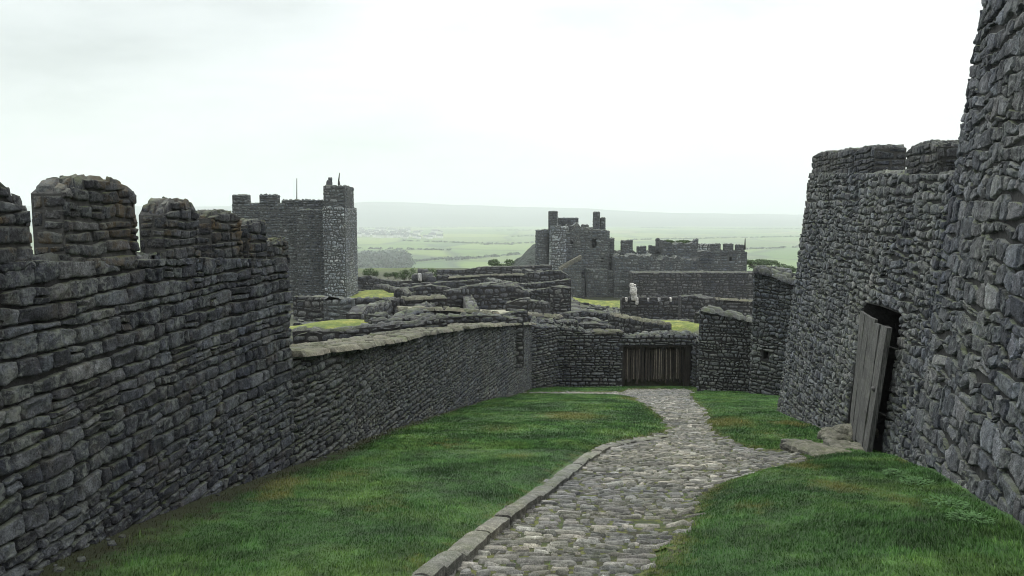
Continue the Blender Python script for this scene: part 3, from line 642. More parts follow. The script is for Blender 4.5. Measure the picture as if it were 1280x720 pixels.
# kerb
kp = np.array([Gh(a, b, .07) for a, b in ((466, 768), (532, 720), (580, 681), (633, 641), (680, 609), (713, 583), (735, 567), (762, 553), (795, 546), (832, 542))]); kd = np.concatenate([[0], np.cumsum(np.hypot(*np.diff(kp, axis=0).T))])
km = Mesh(); u = 0; rs = np.random.RandomState(4)
def kxy(u): return np.array([np.interp(u, kd, kp[:, 0]), np.interp(u, kd, kp[:, 1])])
while u < kd[-1]-.2:
    L_ = rs.uniform(.32, .75); L_ = min(L_, kd[-1]-u); W_ = .09+rs.uniform(-.02, .02); a = kxy(u+.012)+rs.uniform(-.014, .014, 2); c_ = kxy(u+L_-.012)+rs.uniform(-.014, .014, 2); t = (c_-a); LL = np.linalg.norm(t); t /= LL; n_ = np.array([-t[1], t[0]]); hz_ = rs.uniform(-.02, .018)+.10*np.clip(1.2-(u/kd[-1]), .45, 1)
    n1, n2, n3 = 13, 6, 4
    for (fa, fb, f) in ((n1, n2, lambda A, B: (A, B, np.ones_like(A))), (n1, n3, lambda A, B: (A, np.ones_like(A)*0, B)), (n1, n3, lambda A, B: (A, np.ones_like(A), B)), (n2, n3, lambda A, B: (A*0, A, B)), (n2, n3, lambda A, B: (A*0+1, A, B))):
        A, B = np.meshgrid(np.linspace(0, 1, fa), np.linspace(0, 1, fb)); A = A.ravel(); B = B.ravel(); s1, s2, s3 = f(A, B)
        e = 1-.10*(np.abs(2*s1-1)**10)*(LL < 9); px_ = a[0]+t[0]*s1*LL+n_[0]*(s2-.5)*W_*2*e; py_ = a[1]+t[1]*s1*LL+n_[1]*(s2-.5)*W_*2*e
        zz = court_z(px_, py_)-.08+(hz_+.08)*s3-.022*s3*(np.abs(2*s2-1)**5)-.014*s3*(np.abs(2*s1-1)**8); zz += .010*fbm(px_*11, py_*11, zz*11, 3, 3)*s3; px_ = px_+.008*vnoise(px_*13, py_*13, zz*13, 4)
        i = (np.arange(fa-1)[None]+np.arange(fb-1)[:, None]*fa).ravel(); km.add(np.stack([px_, py_, zz], 1), np.stack([i, i+1, i+fa+1, i+fa], 1), 0, np.tile([rs.uniform(.1, .9), rs.random_sample(), rs.random_sample()], (len(A), 1)) if False else np.tile([(.3+.5*((u*7.3) % 1)), (u*3.1) % 1, (u*5.7) % 1], (len(A), 1)))
    u += L_
kind(km.build('kerb', [KERB]), 'structure', 'worn stone kerb along the left edge of the cobbled path')

# ---------------------------------------------------------------- door slabs
def rock(ms, c, size, seed, n=14, flat=.0, rot=0., tone=.5):
    A, B = np.meshgrid(np.linspace(0, 2*PI, n*2, endpoint=False), np.linspace(-PI/2, PI/2, n)); A = A.ravel(); B = B.ravel()
    def se(v, p): return np.sign(v)*np.abs(v)**p
    x = se(np.cos(B), .45)*se(np.cos(A), .55); y = se(np.cos(B), .45)*se(np.sin(A), .55); z = se(np.sin(B), .6)
    r = 1+.22*fbm(x*1.3+seed, y*1.3, z*1.3, seed, 4); V = np.stack([x*r*size[0], y*r*size[1], z*r*size[2]], 1)
    V += .02*min(size)*4*np.stack([vnoise(V[:, 0]*9, V[:, 1]*9, V[:, 2]*9, k) for k in (1, 2, 3)], 1)
    cr, sr = math.cos(rot), math.sin(rot); V = np.stack([V[:, 0]*cr-V[:, 1]*sr, V[:, 0]*sr+V[:, 1]*cr, V[:, 2]], 1)+np.array(c)
    m = n*2; f = [(j*m+i, j*m+(i+1) % m, (j+1)*m+(i+1) % m, (j+1)*m+i) for j in range(n-1) for i in range(m)]
    ms.add(V, np.array(f), 0, np.tile([tone, .5, .5], (len(V), 1)))
SLAB = stone_mat('door_slab_stone', (.10, .10, .09), (.16, .158, .14), (.22, .215, .19), lich=(.36, .35, .29), lich_amt=.5, top=(.22, .21, .16), top_amt=.5, sc=1, bump=.014)
def slab(ms, c, size, rx, ry, rz, seed, n=(26, 22, 6)):
    """a split stone slab: ragged outline, flaked top, square broken edge"""
    from mathutils import Euler
    M = np.array(Euler((rx, ry, rz)).to_matrix())
    for ax in range(3):
        for sg in (-1, 1):
            o1, o2 = [k for k in range(3) if k != ax]; A, B = np.meshgrid(np.linspace(-1, 1, n[o1]), np.linspace(-1, 1, n[o2])); q = np.zeros((A.size, 3)); q[:, o1] = A.ravel(); q[:, o2] = B.ravel(); q[:, ax] = sg
            an = np.arctan2(q[:, 1], q[:, 0]); rad = 1+.30*vnoise(np.cos(an)*1.6+seed, np.sin(an)*1.6, 0, seed)+.10*vnoise(np.cos(an)*6, np.sin(an)*6, seed, 3)
            ed = np.maximum(np.abs(q[:, 0])**14, np.abs(q[:, 1])**14)
            V = q*np.array(size); V[:, :2] *= rad[:, None]; V[:, 2] -= ed*np.sign(q[:, 2])*size[2]*.35
            lay = np.round(fbm(V[:, 0]*3.5+seed, V[:, 1]*3.5, 0, seed, 4)*3)/3*size[2]*.55; V[:, 2] += lay*(q[:, 2] > .3)-.4*lay*(q[:, 2] < -.3)
            V += .014*np.stack([fbm(V[:, 0]*14, V[:, 1]*14, V[:, 2]*14, k, 3) for k in (1, 2, 3)], 1)
            i = (np.arange(n[o1]-1)[None]+np.arange(n[o2]-1)[:, None]*n[o1]).ravel(); ms.add(V@M.T+np.array(c), np.stack([i, i+1, i+n[o1]+1, i+n[o1]], 1), 0, np.tile([.6, .5, .5], (len(V), 1)))
def slab_at(px, py, D, size, rot, seed, label):
    x, y, z = At(px, py, D); ms = Mesh(); slab(ms, (x, y, z), size, rot[0], rot[1], rot[2], seed); return tag(ms.build('step_stone', [SLAB], smooth=True), label, 'step')
slab_at(1022, 567, 12.0, (.33, .52, .11), (-.10, .03, .12), 3, 'large flat grey slab tipped on the end of the path below the door')
slab_at(1058, 564, 12.3, (.25, .36, .11), (-.12, -.02, -.2), 8, 'flat grey slab lying between the big slab and the foot of the door')
slab_at(1060, 545, 13.6, (.28, .30, .17), (0, .1, .5), 12, 'broken stone at the back of the door steps against the wall')
slab_at(1040, 549, 13.5, (.22, .24, .12), (.1, 0, .2), 15, 'small rubble stone behind the large slab below the door')
slab_at(1001, 560, 12.6, (.13, .26, .09), (0, .1, .3), 22, 'small mossy stone at the outer corner of the large slab')
slab_at(1036, 577, 11.95, (.10, .30, .12), (0, 0, 0), 25, 'narrow block propping the underside of the large slab')

# ---------------------------------------------------------------- grass
def inside_court(x, y):
    yy = [p[1] for p in LB]+[p[1] for p in pts_ll[1:]]; xx = [p[0] for p in LB]+[p[0] for p in pts_ll[1:]]
    lf = np.interp(y, yy, xx); rt = np.interp(y, list(ryy)+[20.5, 29], list(rxx)+[9.2, 9.0]); return (x > lf+.03) & (x < rt-.03) & (y < 33.3)
def grass(name, n, ylo, yhi, hl, hh, wd, seed, label, sel=None, tuft=None):
    rs = np.random.RandomState(seed); yb = ylo+(yhi-ylo)*rs.random_sample(n)**1.25; xb = rs.uniform(-4.2, 9.3, n); k = inside_court(xb, yb) & (xb/yb > -.86) & (xb/yb < .74)
    dp = dpoly(xb, yb); ip = inpoly(xb, yb); cl = fbm(xb*2.5, yb*2.5, 0, 12, 3)
    dk0 = dpoly(xb, yb, np.vstack([kp, kp[::-1]])); k &= ~ip | ((rs.random_sample(n) < .20) & (cl > .05) & (yb < 16)) | ((rs.random_sample(n) < np.clip(1.1-dp/.28, 0, .8)) & (dk0 > .4))
    k &= ~((dp < .30) & (xb < 1.2) & (yb < 14.5) & (~ip) & (rs.random_sample(n) < .0))
    soil, dry = tones(xb, yb); k &= rs.random_sample(n) > np.clip(soil*1.3-.15, 0, .93)
    if sel is not None: k &= sel(xb, yb)
    # keep the kerb bare
    dk = dpoly(xb, yb, np.vstack([kp, kp[::-1]])); k &= dk > .16
    xb, yb, soil, dry, cl, ip = [q[k] for q in (xb, yb, soil, dry, cl, ip)]; n = len(xb); zb = court(xb, yb)-.005
    patch = .6+.6*np.clip(fbm(xb*1.2, yb*1.2, 0, 31, 3)+.5, 0, 1.4); rgt = 1+.2*np.clip((xb-2.4)/1, 0, 1)*(yb < 12)
    h = rs.uniform(hl, hh, n)*patch*rgt*np.where(ip, .6, 1); an = rs.uniform(0, 2*PI, n); le = rs.uniform(.2, 1.0, n)*h; wv = wd*rs.uniform(.6, 1.3, n)
    fl = fbm(xb*1.5, yb*1.5, 0, 44, 2)*3+.6; dx = np.cos(fl)*.5+np.cos(an)*.8; dy = np.sin(fl)*.5+np.sin(an)*.8
    wx = -np.sin(an)*wv; wy = np.cos(an)*wv
    B0 = np.stack([xb-wx, yb-wy, zb], 1); B1 = np.stack([xb+wx, yb+wy, zb], 1)
    M0 = np.stack([xb-wx*.8+dx*le*.4, yb-wy*.8+dy*le*.4, zb+h*.6], 1); M1 = np.stack([xb+wx*.8+dx*le*.4, yb+wy*.8+dy*le*.4, zb+h*.6], 1)
    T_ = np.stack([xb+dx*le, yb+dy*le, zb+h], 1)
    V = np.stack([B0, B1, M1, M0, T_], 1).reshape(-1, 3); i = np.arange(n)*5
    tn = rs.beta(2, 3, n); att = np.repeat(np.stack([tn, soil, dry], 1), 5, 0)
    ms = Mesh(); ms.add(V, np.stack([i, i+1, i+2, i+3], 1), 0, att)
    ms.f.append(np.stack([i+3, i+2, i+4], 1)); ms.m.append(np.zeros(n, int))
    return kind(ms.build(name, [BLADE]), 'stuff', label)
grass('grass', 620000, 3.6, 13.5, .014, .040, .0027, 5, 'short green turf in the near court')
grass('grass', 280000, 12, 33, .02, .05, .007, 6, 'turf in the far half of the court')
grass('tall_grass', 16000, 5, 12.5, .03, .075, .004, 7, 'longer grass and weeds at the foot of the right wall', sel=lambda x, y: (x > np.interp(y, ryy, rxx)-.75) & (fbm(x*3, y*3, 0, 5, 2) > -.1))
grass('tall_grass', 60000, 4, 30, .03, .10, .004, 17, 'dry weeds and longer grass along the foot of the left walls', sel=lambda x, y: (wall_dist(x, y) < .42) & (fbm(x*2.4, y*2.4, 0, 5, 2) > -.15))
# ================================================================== BEYOND THE COURT
CTRL = [At(*c) for c in ((375, 409, 21), (470, 405, 22.5), (420, 391, 29), (372, 388, 37), (445, 388, 38), (375, 388, 55), (300, 372, 60), (450, 372, 54), (495, 371, 56), (470, 362, 66), (452, 362, 76), (500, 352, 88), (560, 392, 37), (500, 388, 38), (640, 391, 40),
     (560, 382, 47), (640, 383, 48), (600, 352, 74), (640, 340, 95), (700, 384, 92), (740, 375, 104), (775, 384, 88), (715, 383, 88), (800, 400, 60), (850, 410, 41), (865, 403, 46), (700, 405, 40), (760, 408, 40), (830, 402, 60), (900, 378, 96), (940, 380, 96), (900, 405, 42), (940, 415, 45), (940, 340, 140), (980, 338, 160), (560, 340, 110), (500, 345, 110))]
CTRL += [(-6, 4, -1.5), (-6, 8, -1.8), (-6.5, 11, -2.6), (-7, 16, -3.0), (-25, 10, -3), (-25, 30, -5), (-40, 60, -8), (-40, 100, -11), (12, 8, -2), (14, 15, -3.5), (16, 25, -6), (25, 40, -8), (40, 70, -11), (50, 110, -13), (-3, 24, -4.6), (-8, 22, -3.6), (5, 38, -6.6), (9, 37, -6.6), (-5, -10, -1.6), (5, -10, -1.6), (0, 1, -1.9)]
CT = np.array(CTRL)
cpoly = np.array([(p[0]-.45, p[1]) for p in LB[1:]]+[(p[0]-.35, p[1]+.2) for p in pts_ll]+[(.2, GD+.7), (At(892, 424, GD+.6)[0], GD+.7), (10.4, 29.8), (9.4, 26), (7.9, 20), (7.2, 15.4), (6.5, 11), (5.2, 6.6), (3.7, 2), (-4.1, 1.8)])
def ground_z(x, y):
    x = np.asarray(x, float); y = np.asarray(y, float); num = 0; den = 0
    for cx_, cy_, cz_ in CT:
        w_ = 1/(((x-cx_)**2+(y-cy_)**2)/(1+.02*cy_)+.5)**1.7; num = num+w_*cz_; den = den+w_
    z = num/den; r = np.hypot(x, y); dn = np.clip((np.maximum(y, np.abs(x)*1.1)-122)/230, 0, 1); dn = dn*dn*(3-2*dn)
    fl = -74+1.2*fbm(x*.004, y*.004, 0, 2, 3)
    z = z*(1-dn)+fl*dn+np.where(r < 200, .12*fbm(x*.5, y*.5, 0, 9, 3), 0)*(1-dn)
    return z
def ground_in(x, y): return np.where(inpoly(x, y, cpoly), np.minimum(ground_z(x, y), court_z(x, y)-.9), ground_z(x, y))
def grow(a, b, s0, k):
    r = [a]
    while r[-1] < b: r.append(r[-1]+s0+k*max(0, r[-1]-60))
    r[-1] = b; return r
gy = [-60, -30, -15, -8, -4]+grow(-2, 11500, .45, .035)
gxp = grow(0, 11500, .45, .05)
gx = sorted(set([-v for v in gxp]+gxp)); gx = np.array([v for v in gx]); gy = np.array(gy)
# denser rows/cols near only
X, Y = np.meshgrid(gx, gy); x = X.ravel(); y = Y.ravel(); z = ground_in(x, y); nX = len(gx)
LOW = []
mo = np.zeros_like(x); pa = np.zeros_like(x)
for px, py, D, rx, ry, k in ((420, 398, 25, 2.3, 3.5, 0), (470, 367, 61, 3.5, 7, 0), (852, 405, 44, 2.2, 3.5, 0), (745, 379, 96, 6.5, 8, 0), (600, 386, 43, 5.5, 4, 1), (560, 388, 41, 4, 3, 1), (810, 401, 58, 3, 3, 1)):
    a, b_, _ = At(px, py, D); e = np.exp(-(((x-a)/rx)**2+((y-b_)/ry)**2)**1.5)
    if k: pa = np.maximum(pa, e*.9)
    else: mo = np.maximum(mo, e)
z = z-.55*(1-np.clip(mo*1.6, 0, 1))*(1-np.clip(pa*1.6, 0, 1))*np.clip((y-17)/3, 0, 1)*np.clip((118-y)/20, 0, 1)
i = (np.arange(nX-1)[None]+np.arange(len(gy)-1)[:, None]*nX).ravel()
ms = Mesh(); ms.add(np.stack([x, y, z], 1), np.stack([i, i+1, i+nX+1, i+nX], 1), 0, np.stack([mo, pa, 0*x], 1))
kind(ms.build('ground', [HILLM]), 'structure', 'castle hilltop falling to a wide green plain')
gb = lambda x, y: float(ground_z(x, y))-1.1
S = [0]
def RW(pts, T, label, **k):
    S[0] += 1; kw = dict(seed=100+S[0]*3, base=gb, jag=.10, rough=.015, depth=.045); kw.update(k); kw['jag'] *= .55; T *= (.6 if pts[0][2] < 50 else .8)
    return wall_px('ruined_wall', pts, T, label, 'ruined wall', **kw)
RW([(366, 413, 18.5), (430, 412, 18.8), (480, 407, 19.5), (560, 398, 21)], .8, 'dark low ruined wall just behind the coped wall, in front of the bright grass', ch=.14, sw=.3)
RW([(470, 401, 25), (520, 396, 26), (590, 395, 27), (655, 398, 28)], .9, 'broken dark wall with tumbled top behind the coped wall, below the gravel strip', jag=.16, ch=.16, sw=.34)
RW([(366, 371, 38), (400, 371, 37.6), (402, 373, 37.5)], 1.0, 'dark block of wall left of the square tower foot', ch=.22, sw=.4, jag=.05)
RW([(404, 373, 36.5), (440, 374, 36.5)], 1.0, 'short pale-edged pier of masonry under the square tower', ch=.22, sw=.4, jag=.05, mats=[KEEP, MORTAR_L])
RW([(441, 374, 38), (470, 373, 38), (496, 376, 38.5)], .9, 'dark ruined wall stub right of the square tower pier, under the upper grass', ch=.22, sw=.4)
RW([(492, 366, 44), (497, 362, 44), (512, 368, 43), (516, 376, 43)], 1.2, 'crumbling broken pillar of stones beside the upper grass', ch=.25, sw=.4, jag=.25)
RW([(496, 387, 33), (560, 386, 33.5), (625, 392, 34)], .8, 'long low retaining wall edging the pale gravel strip', ch=.18, sw=.4, coping=True, jag=0)
RW([(505, 374, 40), (558, 371, 41)], 1.4, 'low flat-topped dark block with a pale slab edge, left of the gravel strip', ch=.25, sw=.5, coping=True, jag=0)
RW([(558, 363, 46), (600, 356, 47), (648, 358, 48), (662, 366, 48)], 1.0, 'broad mid-distance ruined wall standing behind the gravel strip', ch=.25, sw=.42, jag=.15)
RW([(503, 360, 56), (540, 357, 57), (562, 360, 57)], 1.0, 'dark ruined wall stepped above the flat-topped block', ch=.25, sw=.45, jag=.12)
RW([(446, 346, 84), (462, 345, 84), (475, 349, 84)], 1.0, 'dark squared wall end right of the square tower, against the plain', ch=.3, sw=.55, jag=.1)
RW([(475, 350, 82), (500, 351, 80), (530, 350, 80), (548, 352, 80)], 1.0, 'low crumbling wall along the hill edge below the small cairn', ch=.3, sw=.55, jag=.2)
RW([(500, 355, 70), (552, 353, 70), (600, 350, 70)], 1.0, 'thin dark terrace wall below the hill edge', ch=.3, sw=.55, jag=.15)
RW([(543, 341, 92), (546, 337, 92), (575, 338, 91), (600, 334, 91), (640, 333, 90), (690, 331, 90)], 1.4, 'long straight dark wall on the skyline leading to the keep', ch=.3, sw=.6, jag=.12)
RW([(560, 347, 78), (610, 344, 78), (650, 343, 77), (660, 345, 77)], 1.2, 'pale-capped terrace wall below the long skyline wall', ch=.3, sw=.6, jag=0, coping=True)
RW([(650, 345, 72), (662, 341, 71), (700, 338, 70), (712, 345, 70)], 1.2, 'mossy heap of walling below the ruined stair', ch=.3, sw=.5, jag=.2)
RW([(655, 355, 58), (690, 352, 57), (714, 349, 57)], 1.2, 'rough terrace wall with pale broken edge left of the keep foot', ch=.26, sw=.45, jag=.1, coping=False)
RW([(648, 372, 50), (668, 362, 49), (690, 359, 48), (714, 360, 48)], 1.2, 'dark rubble wall rising above the white capping slab', ch=.24, sw=.4, jag=.15)
RW([(652, 392, 38), (700, 397, 37)], .9, 'short wall topped by one long white slab behind the court corner', ch=.2, sw=.4, jag=0, coping=True)
RW([(612, 397, 34), (640, 391, 34), (660, 388, 34.5)], .7, 'slanting dark wall end left of the long white slab', ch=.2, sw=.36, jag=.08)
RW([(700, 392, 44), (735, 388, 44), (762, 392, 43)], 1.0, 'dark tumbled wall below the keep lawn', ch=.22, sw=.4, jag=.2)
RW([(702, 386, 78), (740, 384, 78), (778, 388, 76)], 1.0, 'low rough wall edging the bright lawn under the keep', ch=.25, sw=.45, jag=.08)
RW([(690, 405, 37), (730, 404, 37), (762, 407, 36.5)], .8, 'dark broken wall just above the small battlement stubs of the gate wall', ch=.18, sw=.34, jag=.15)
RW([(760, 393, 41), (795, 399, 39.5), (832, 406, 38)], .8, 'wall with pale sloping coping running down towards the timber gate', ch=.2, sw=.36, jag=0, coping=True)
o = RW([(777, 374, 62), (812, 374, 62), (858, 376, 62)], 1.0, 'low battlemented wall with pale narrow gaps below the castle curtain', ch=.24, sw=.42, jag=0)
BT = o
EX = [([(452, 388, 29), (478, 380, 35), (500, 373, 42)], 'low wall running away from the viewer right of the lower bright grass'),
 ([(520, 393, 31), (536, 382, 37), (550, 374, 44)], 'crumbled cross wall dividing the ground left of the gravel strip'),
 ([(602, 392, 34), (596, 381, 40), (590, 370, 48)], 'receding cross wall beside the pale gravel strip'),
 ([(556, 371, 51), (600, 367, 52), (642, 371, 52)], 'thin terrace wall just above the gravel strip'),
 ([(585, 357, 62), (640, 353, 64), (700, 355, 63)], 'mid-slope terrace wall left of the keep stair'),
 ([(606, 348, 72), (634, 356, 62), (664, 367, 52)], 'slanting wall dropping towards the white capping slab'),
 ([(466, 356, 72), (484, 360, 64), (500, 364, 58)], 'short slanting wall beside the upper grass patch'),
 ([(698, 366, 66), (708, 378, 56), (716, 392, 46)], 'broken cross wall left of the bright keep lawn'),
 ([(716, 397, 43), (745, 400, 42), (778, 399, 42)], 'stub of walling between the keep lawn and the sloping coping'),
 ([(772, 386, 58), (774, 393, 50), (778, 402, 44)], 'narrow wall end below the left end of the low battlement'),
 ([(800, 404, 47), (835, 401, 48), (872, 400, 49)], 'dark wall behind the yellow-green patch above the timber gate'),
 ([(640, 337, 86), (672, 339, 80), (704, 345, 74)], 'sloping wall running down from the skyline wall to the stair'),
 ([(530, 346, 86), (560, 344, 86), (590, 345, 85)], 'ragged wall just under the skyline wall left end'),
 ([(470, 395, 27), (500, 391, 28), (545, 390, 29)], 'tumbled kerb-high wall right of the lower bright grass'),
 ([(632, 378, 44), (655, 376, 44), (680, 380, 43)], 'rough wall rising just behind the long white slab'),
 ([(664, 400, 35.5), (690, 397, 35.5), (720, 401, 35.5)], 'jumbled wall top directly above the battlement stubs')]
for q_, l_ in EX: RW(q_, 1.0, l_, jag=.32, ch=.2+.002*q_[0][2], sw=.32+.003*q_[0][2])
r = BT
for i, (a, c) in enumerate(((778, 781), (785, 795), (798, 809), (812, 822), (826, 837), (840, 850))):
    zt = At(a, 371.5, 62)[2]; l2 = Line([(At(a, 372, 61.98)[0], 61.98, zt, At(a, 375, 62)[2]), (At(c, 372, 61.98)[0], 61.98, zt, At(a, 375, 62)[2])], .6, 0, (3, 0))
    m_ = stone_wall(l2, 'merlon', [RUIN, MORTAR], .2, .3, depth=.03, nu=3, nv=3, seed=300+i); m_.parent = r
RW([(852, 371, 58), (868, 370, 58), (880, 374, 57)], 1.4, 'square stump of masonry ending the low battlemented wall', ch=.24, sw=.42, jag=.15)
RW([(866, 375, 66), (900, 374, 66), (948, 377, 66)], 1.0, 'dark wall with thin pale top left of the grey slit wall', ch=.26, sw=.45, jag=.0, coping=True)
RW([(868, 390, 44), (900, 393, 43), (946, 399, 42)], .9, 'shadowed ruined wall behind the pale speckled wall', ch=.22, sw=.4, jag=.1)
RW([(946, 332, 120), (965, 333, 120), (985, 336, 118)], 1.5, 'dark distant wall end beside the high curtain wall edge', ch=.4, sw=.7, jag=.2, mats=[KEEP, MORTAR_L])

for i, px in enumerate((783, 796.5, 810.5, 824, 838.5)):
    x0, y0, z0 = At(px, 375, 61.9); ms = Mesh(); rng_ = random.Random(i); ms.box((x0-.07, y0-.05, z0-.12), (x0+.09, y0+.4, z0+.16), 0, (.6, .5, .5), .03); m_ = ms.build('gap_light_block', [PALE], smooth=False); m_.parent = r  # pale blocks set in the crenels, standing in for light showing through the gaps
# cairn and pale rubble figure
def pile(name, px, py, D, sizes, mat, label, cat, seed):
    x0, y0, z0 = At(px, py, D); ms = Mesh(); rs = np.random.RandomState(seed); z = z0
    for (ox, oz, s) in sizes: rock(ms, (x0+ox, y0+rs.uniform(-.1, .1), z0+oz), s, seed+len(ms.v), 8, rot=rs.uniform(0, 3), tone=.5+.4*rs.random_sample())
    return tag(ms.build(name, [mat]), label, cat)
pile('cairn', 527, 349, 80, ((-.5, .2, (.55, .5, .4)), (.5, .3, (.7, .5, .5)), (.9, 0, (.6, .5, .4)), (-.1, .8, (.3, .3, .35)), (.35, .8, (.35, .3, .3))), RUIN, 'small heap of stones on the hill edge against the plain', 'cairn', 3)
pile('pale_stone', 524.5, 346.5, 79, ((0, 0, (.22, .2, .45)),), PALE, 'small white upright stone beside the cairn', 'stone', 4)
pile('pale_boulder', 793, 371, 61.3, ((0, .0, (.26, .2, .34)), (-.1, .5, (.28, .22, .34)), (-.22, .92, (.20, .18, .2)), (.22, -.35, (.09, .12, .3)), (.02, .95, (.2, .1, .07))), PALE, 'whitish upright broken stone on top of the low battlemented wall', 'stone', 6)

# rubble lying on the hilltop
ms = Mesh(); rs = np.random.RandomState(17)
def small_rock(ms, V, tone, seed):
    pass
cube = np.array([(-1,-1,-1),(1,-1,-1),(1,1,-1),(-1,1,-1),(-1,-1,1),(1,-1,1),(1,1,1),(-1,1,1)], float)*.5
nR = 5200; D = rs.uniform(19, 110, nR); pxr = rs.uniform(366, 950, nR); ok = ~((D < 36) & (pxr > 640)); D = D[ok]; pxr = pxr[ok]
xr = (pxr-640)/F*D; mossy = np.zeros_like(xr)
for px, py, D_, rx, ry, k in ((420, 398, 25, 2.3, 3.5, 0), (470, 367, 61, 3.5, 7, 0), (852, 405, 44, 2.2, 3.5, 0), (745, 379, 96, 6.5, 8, 0), (600, 386, 43, 5.5, 4, 1)):
    a, b_, _ = At(px, py, D_); mossy = np.maximum(mossy, np.exp(-(((xr-a)/rx)**2+((D-b_)/ry)**2)))
ok = (mossy < .4) & ~inpoly(xr, D, cpoly); xr = xr[ok]; D = D[ok]; n = len(xr); zr = ground_z(xr, D)-.55
sz = rs.uniform(.05, .20, n)*(.8+D/50); V = cube[None]*np.stack([sz*rs.uniform(.8, 1.8, n), sz*rs.uniform(.8, 1.5, n), sz*.8], 1)[:, None]+rs.uniform(-.14, .14, (n, 8, 3))*sz[:, None, None]
an = rs.uniform(0, PI, n); ca, sa = np.cos(an)[:, None], np.sin(an)[:, None]; V = np.stack([V[..., 0]*ca-V[..., 1]*sa+xr[:, None], V[..., 0]*sa+V[..., 1]*ca+D[:, None], V[..., 2]+zr[:, None]+.05], -1)
q = np.array([(0,3,2,1),(4,5,6,7),(0,1,5,4),(1,2,6,5),(2,3,7,6),(3,0,4,7)]); q = (q[None]+(np.arange(n)*8)[:, None, None]).reshape(-1, 4)
ms.add(V.reshape(-1, 3), q, 0, np.repeat(rs.random_sample((n, 3)), 8, 0)); kind(ms.build('rubble', [RUIN], smooth=False), 'stuff', 'fallen stones strewn among the ruined walls')

# ---------------------------------------------------------------- square tower (left)
def block(name, pxa, pxb, ptop, D, T, parent, mats, ch=.3, sw=.5, zb=None, pbot=None, seed=1, jag=0., skew=0., holes=(), **k):
    a = At(pxa, ptop, D+skew); c = At(pxb, ptop, D); zb_ = zb if zb is not None else At(pxa, pbot, D)[2]
    ln = Line([(a[0], a[1], a[2], zb_), ((a[0]+c[0])/2, (a[1]+c[1])/2, (a[2]+c[2])/2, zb_), (c[0], c[1], c[2] if not skew else c[2], zb_)], T, 0, (3, 0))
    hs = []
    for (ha, hb, ht, hbm) in holes:
        f = lambda p: ln.L*(p-pxa)/(pxb-pxa); zt_, zb2 = At(ha, ht, D)[2], At(ha, hbm, D)[2]
        hs.append((f(ha), f(hb), (lambda z: (lambda u: z+0*u))(zb2), (lambda z: (lambda u: z+0*u))(zt_)))
    kw = dict(depth=.06, nu=4, nv=4, gap=.012, rough=.03, rf=5, amp=.5, tilt=.5, rnd=.2, power=3, cap=min(.6, T/2)); kw.update(k)
    o = stone_wall(ln, name, mats, ch, sw, seed=seed, jag=jag, holes=hs, **kw); reparent(o, parent); return o
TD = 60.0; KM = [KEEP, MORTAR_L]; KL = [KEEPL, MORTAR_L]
ct = At(410, 378, TD); bt = empty('square_tower', (ct[0], TD, float(ground_z(ct[0], TD)))); tag(bt, 'grey square castle tower with corner turret and flagpole beyond the left wall', 'tower')
block('tower_body', 290, 404, 254, TD+1.5, 6.5, bt, KM, zb=-10, seed=401, ch=.2, sw=.32)
block('tower_face', 370, 404, 262, TD+.5, 1.4, bt, KM, zb=-10, seed=402, ch=.2, sw=.32)
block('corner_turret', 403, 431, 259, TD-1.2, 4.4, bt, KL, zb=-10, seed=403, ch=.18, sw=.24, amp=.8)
block('turret_top', 404, 431, 232, TD-1.0, 3.2, bt, KM, pbot=262, seed=404, ch=.26, sw=.4)
for i, (a, c) in enumerate(((290, 309), (324, 346))): block('merlon', a, c, 243.5, TD+1.45, .8, bt, KM, pbot=254, seed=410+i, ch=.2, sw=.4)
block('merlon', 352, 402, 250, TD+1.45, .8, bt, KM, pbot=254, seed=415, ch=.15, sw=.4)
ms = Mesh(); p0 = At(371, 256, TD+3); p1 = At(371, 223, TD+3); ms.tube(p0, p1, .045, .03); o = ms.build('flagpole', [IRON]); reparent(o, bt)
ms = Mesh(); p0 = At(424, 234, TD); p1 = At(423.4, 226, TD); ms.tube(p0, p1, .12, .07); ms.tube(p1, At(424.4, 216, TD), .06, .03); o = ms.build('mast', [IRON]); reparent(o, bt)
ms = Mesh(); p0 = At(411, 233, TD); rock(ms, (p0[0], TD+.2, p0[2]+.15), (.22, .22, .35), 2, 8); rock(ms, (p0[0]+.08, TD+.2, p0[2]+.5), (.14, .14, .22), 5, 8); o = ms.build('chimney_pot', [SLATE]); reparent(o, bt)

# ---------------------------------------------------------------- keep
KD = 110.0; kz = At(740, 380, KD)[2]-.5; kc = At(725, 378, KD)
kp_ = empty('castle_keep', (kc[0], KD, kz+.5)); tag(kp_, 'ruined castle keep with two thin turrets and a stair, centre skyline', 'castle')
def round_tower(name, pxa, pxb, ptop, D, zb, parent, mats, seed, ch=.35, sw=.6, jag=.15):
    a = At(pxa, ptop, D); c = At(pxb, ptop, D); r = (c[0]-a[0])/2; cx = (a[0]+c[0])/2; P = []
    for k in range(25):
        t = PI*1.0+PI*k/24*1.0; P.append((cx+r*math.cos(t), D+r*math.sin(t)+r, a[2], zb))
    ln = Line(P, r*.9, .02, (3, 0)); o = stone_wall(ln, name, mats, ch, sw, seed=seed, jag=jag, depth=.07, nu=4, nv=4, rough=.03, rf=5, amp=.5, tilt=.5, power=3); reparent(o, parent); return o
round_tower('round_tower', 668, 692, 288, KD+2, kz, kp_, KM, 501)
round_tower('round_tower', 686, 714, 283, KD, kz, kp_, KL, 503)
block('thin_turret', 686, 697, 264, KD+1.5, 1.2, kp_, KM, pbot=292, seed=505, ch=.3, sw=.5)
block('parapet', 698, 723, 272.5, KD+3.5, 1.2, kp_, KM, pbot=290, seed=506, ch=.3, sw=.5)
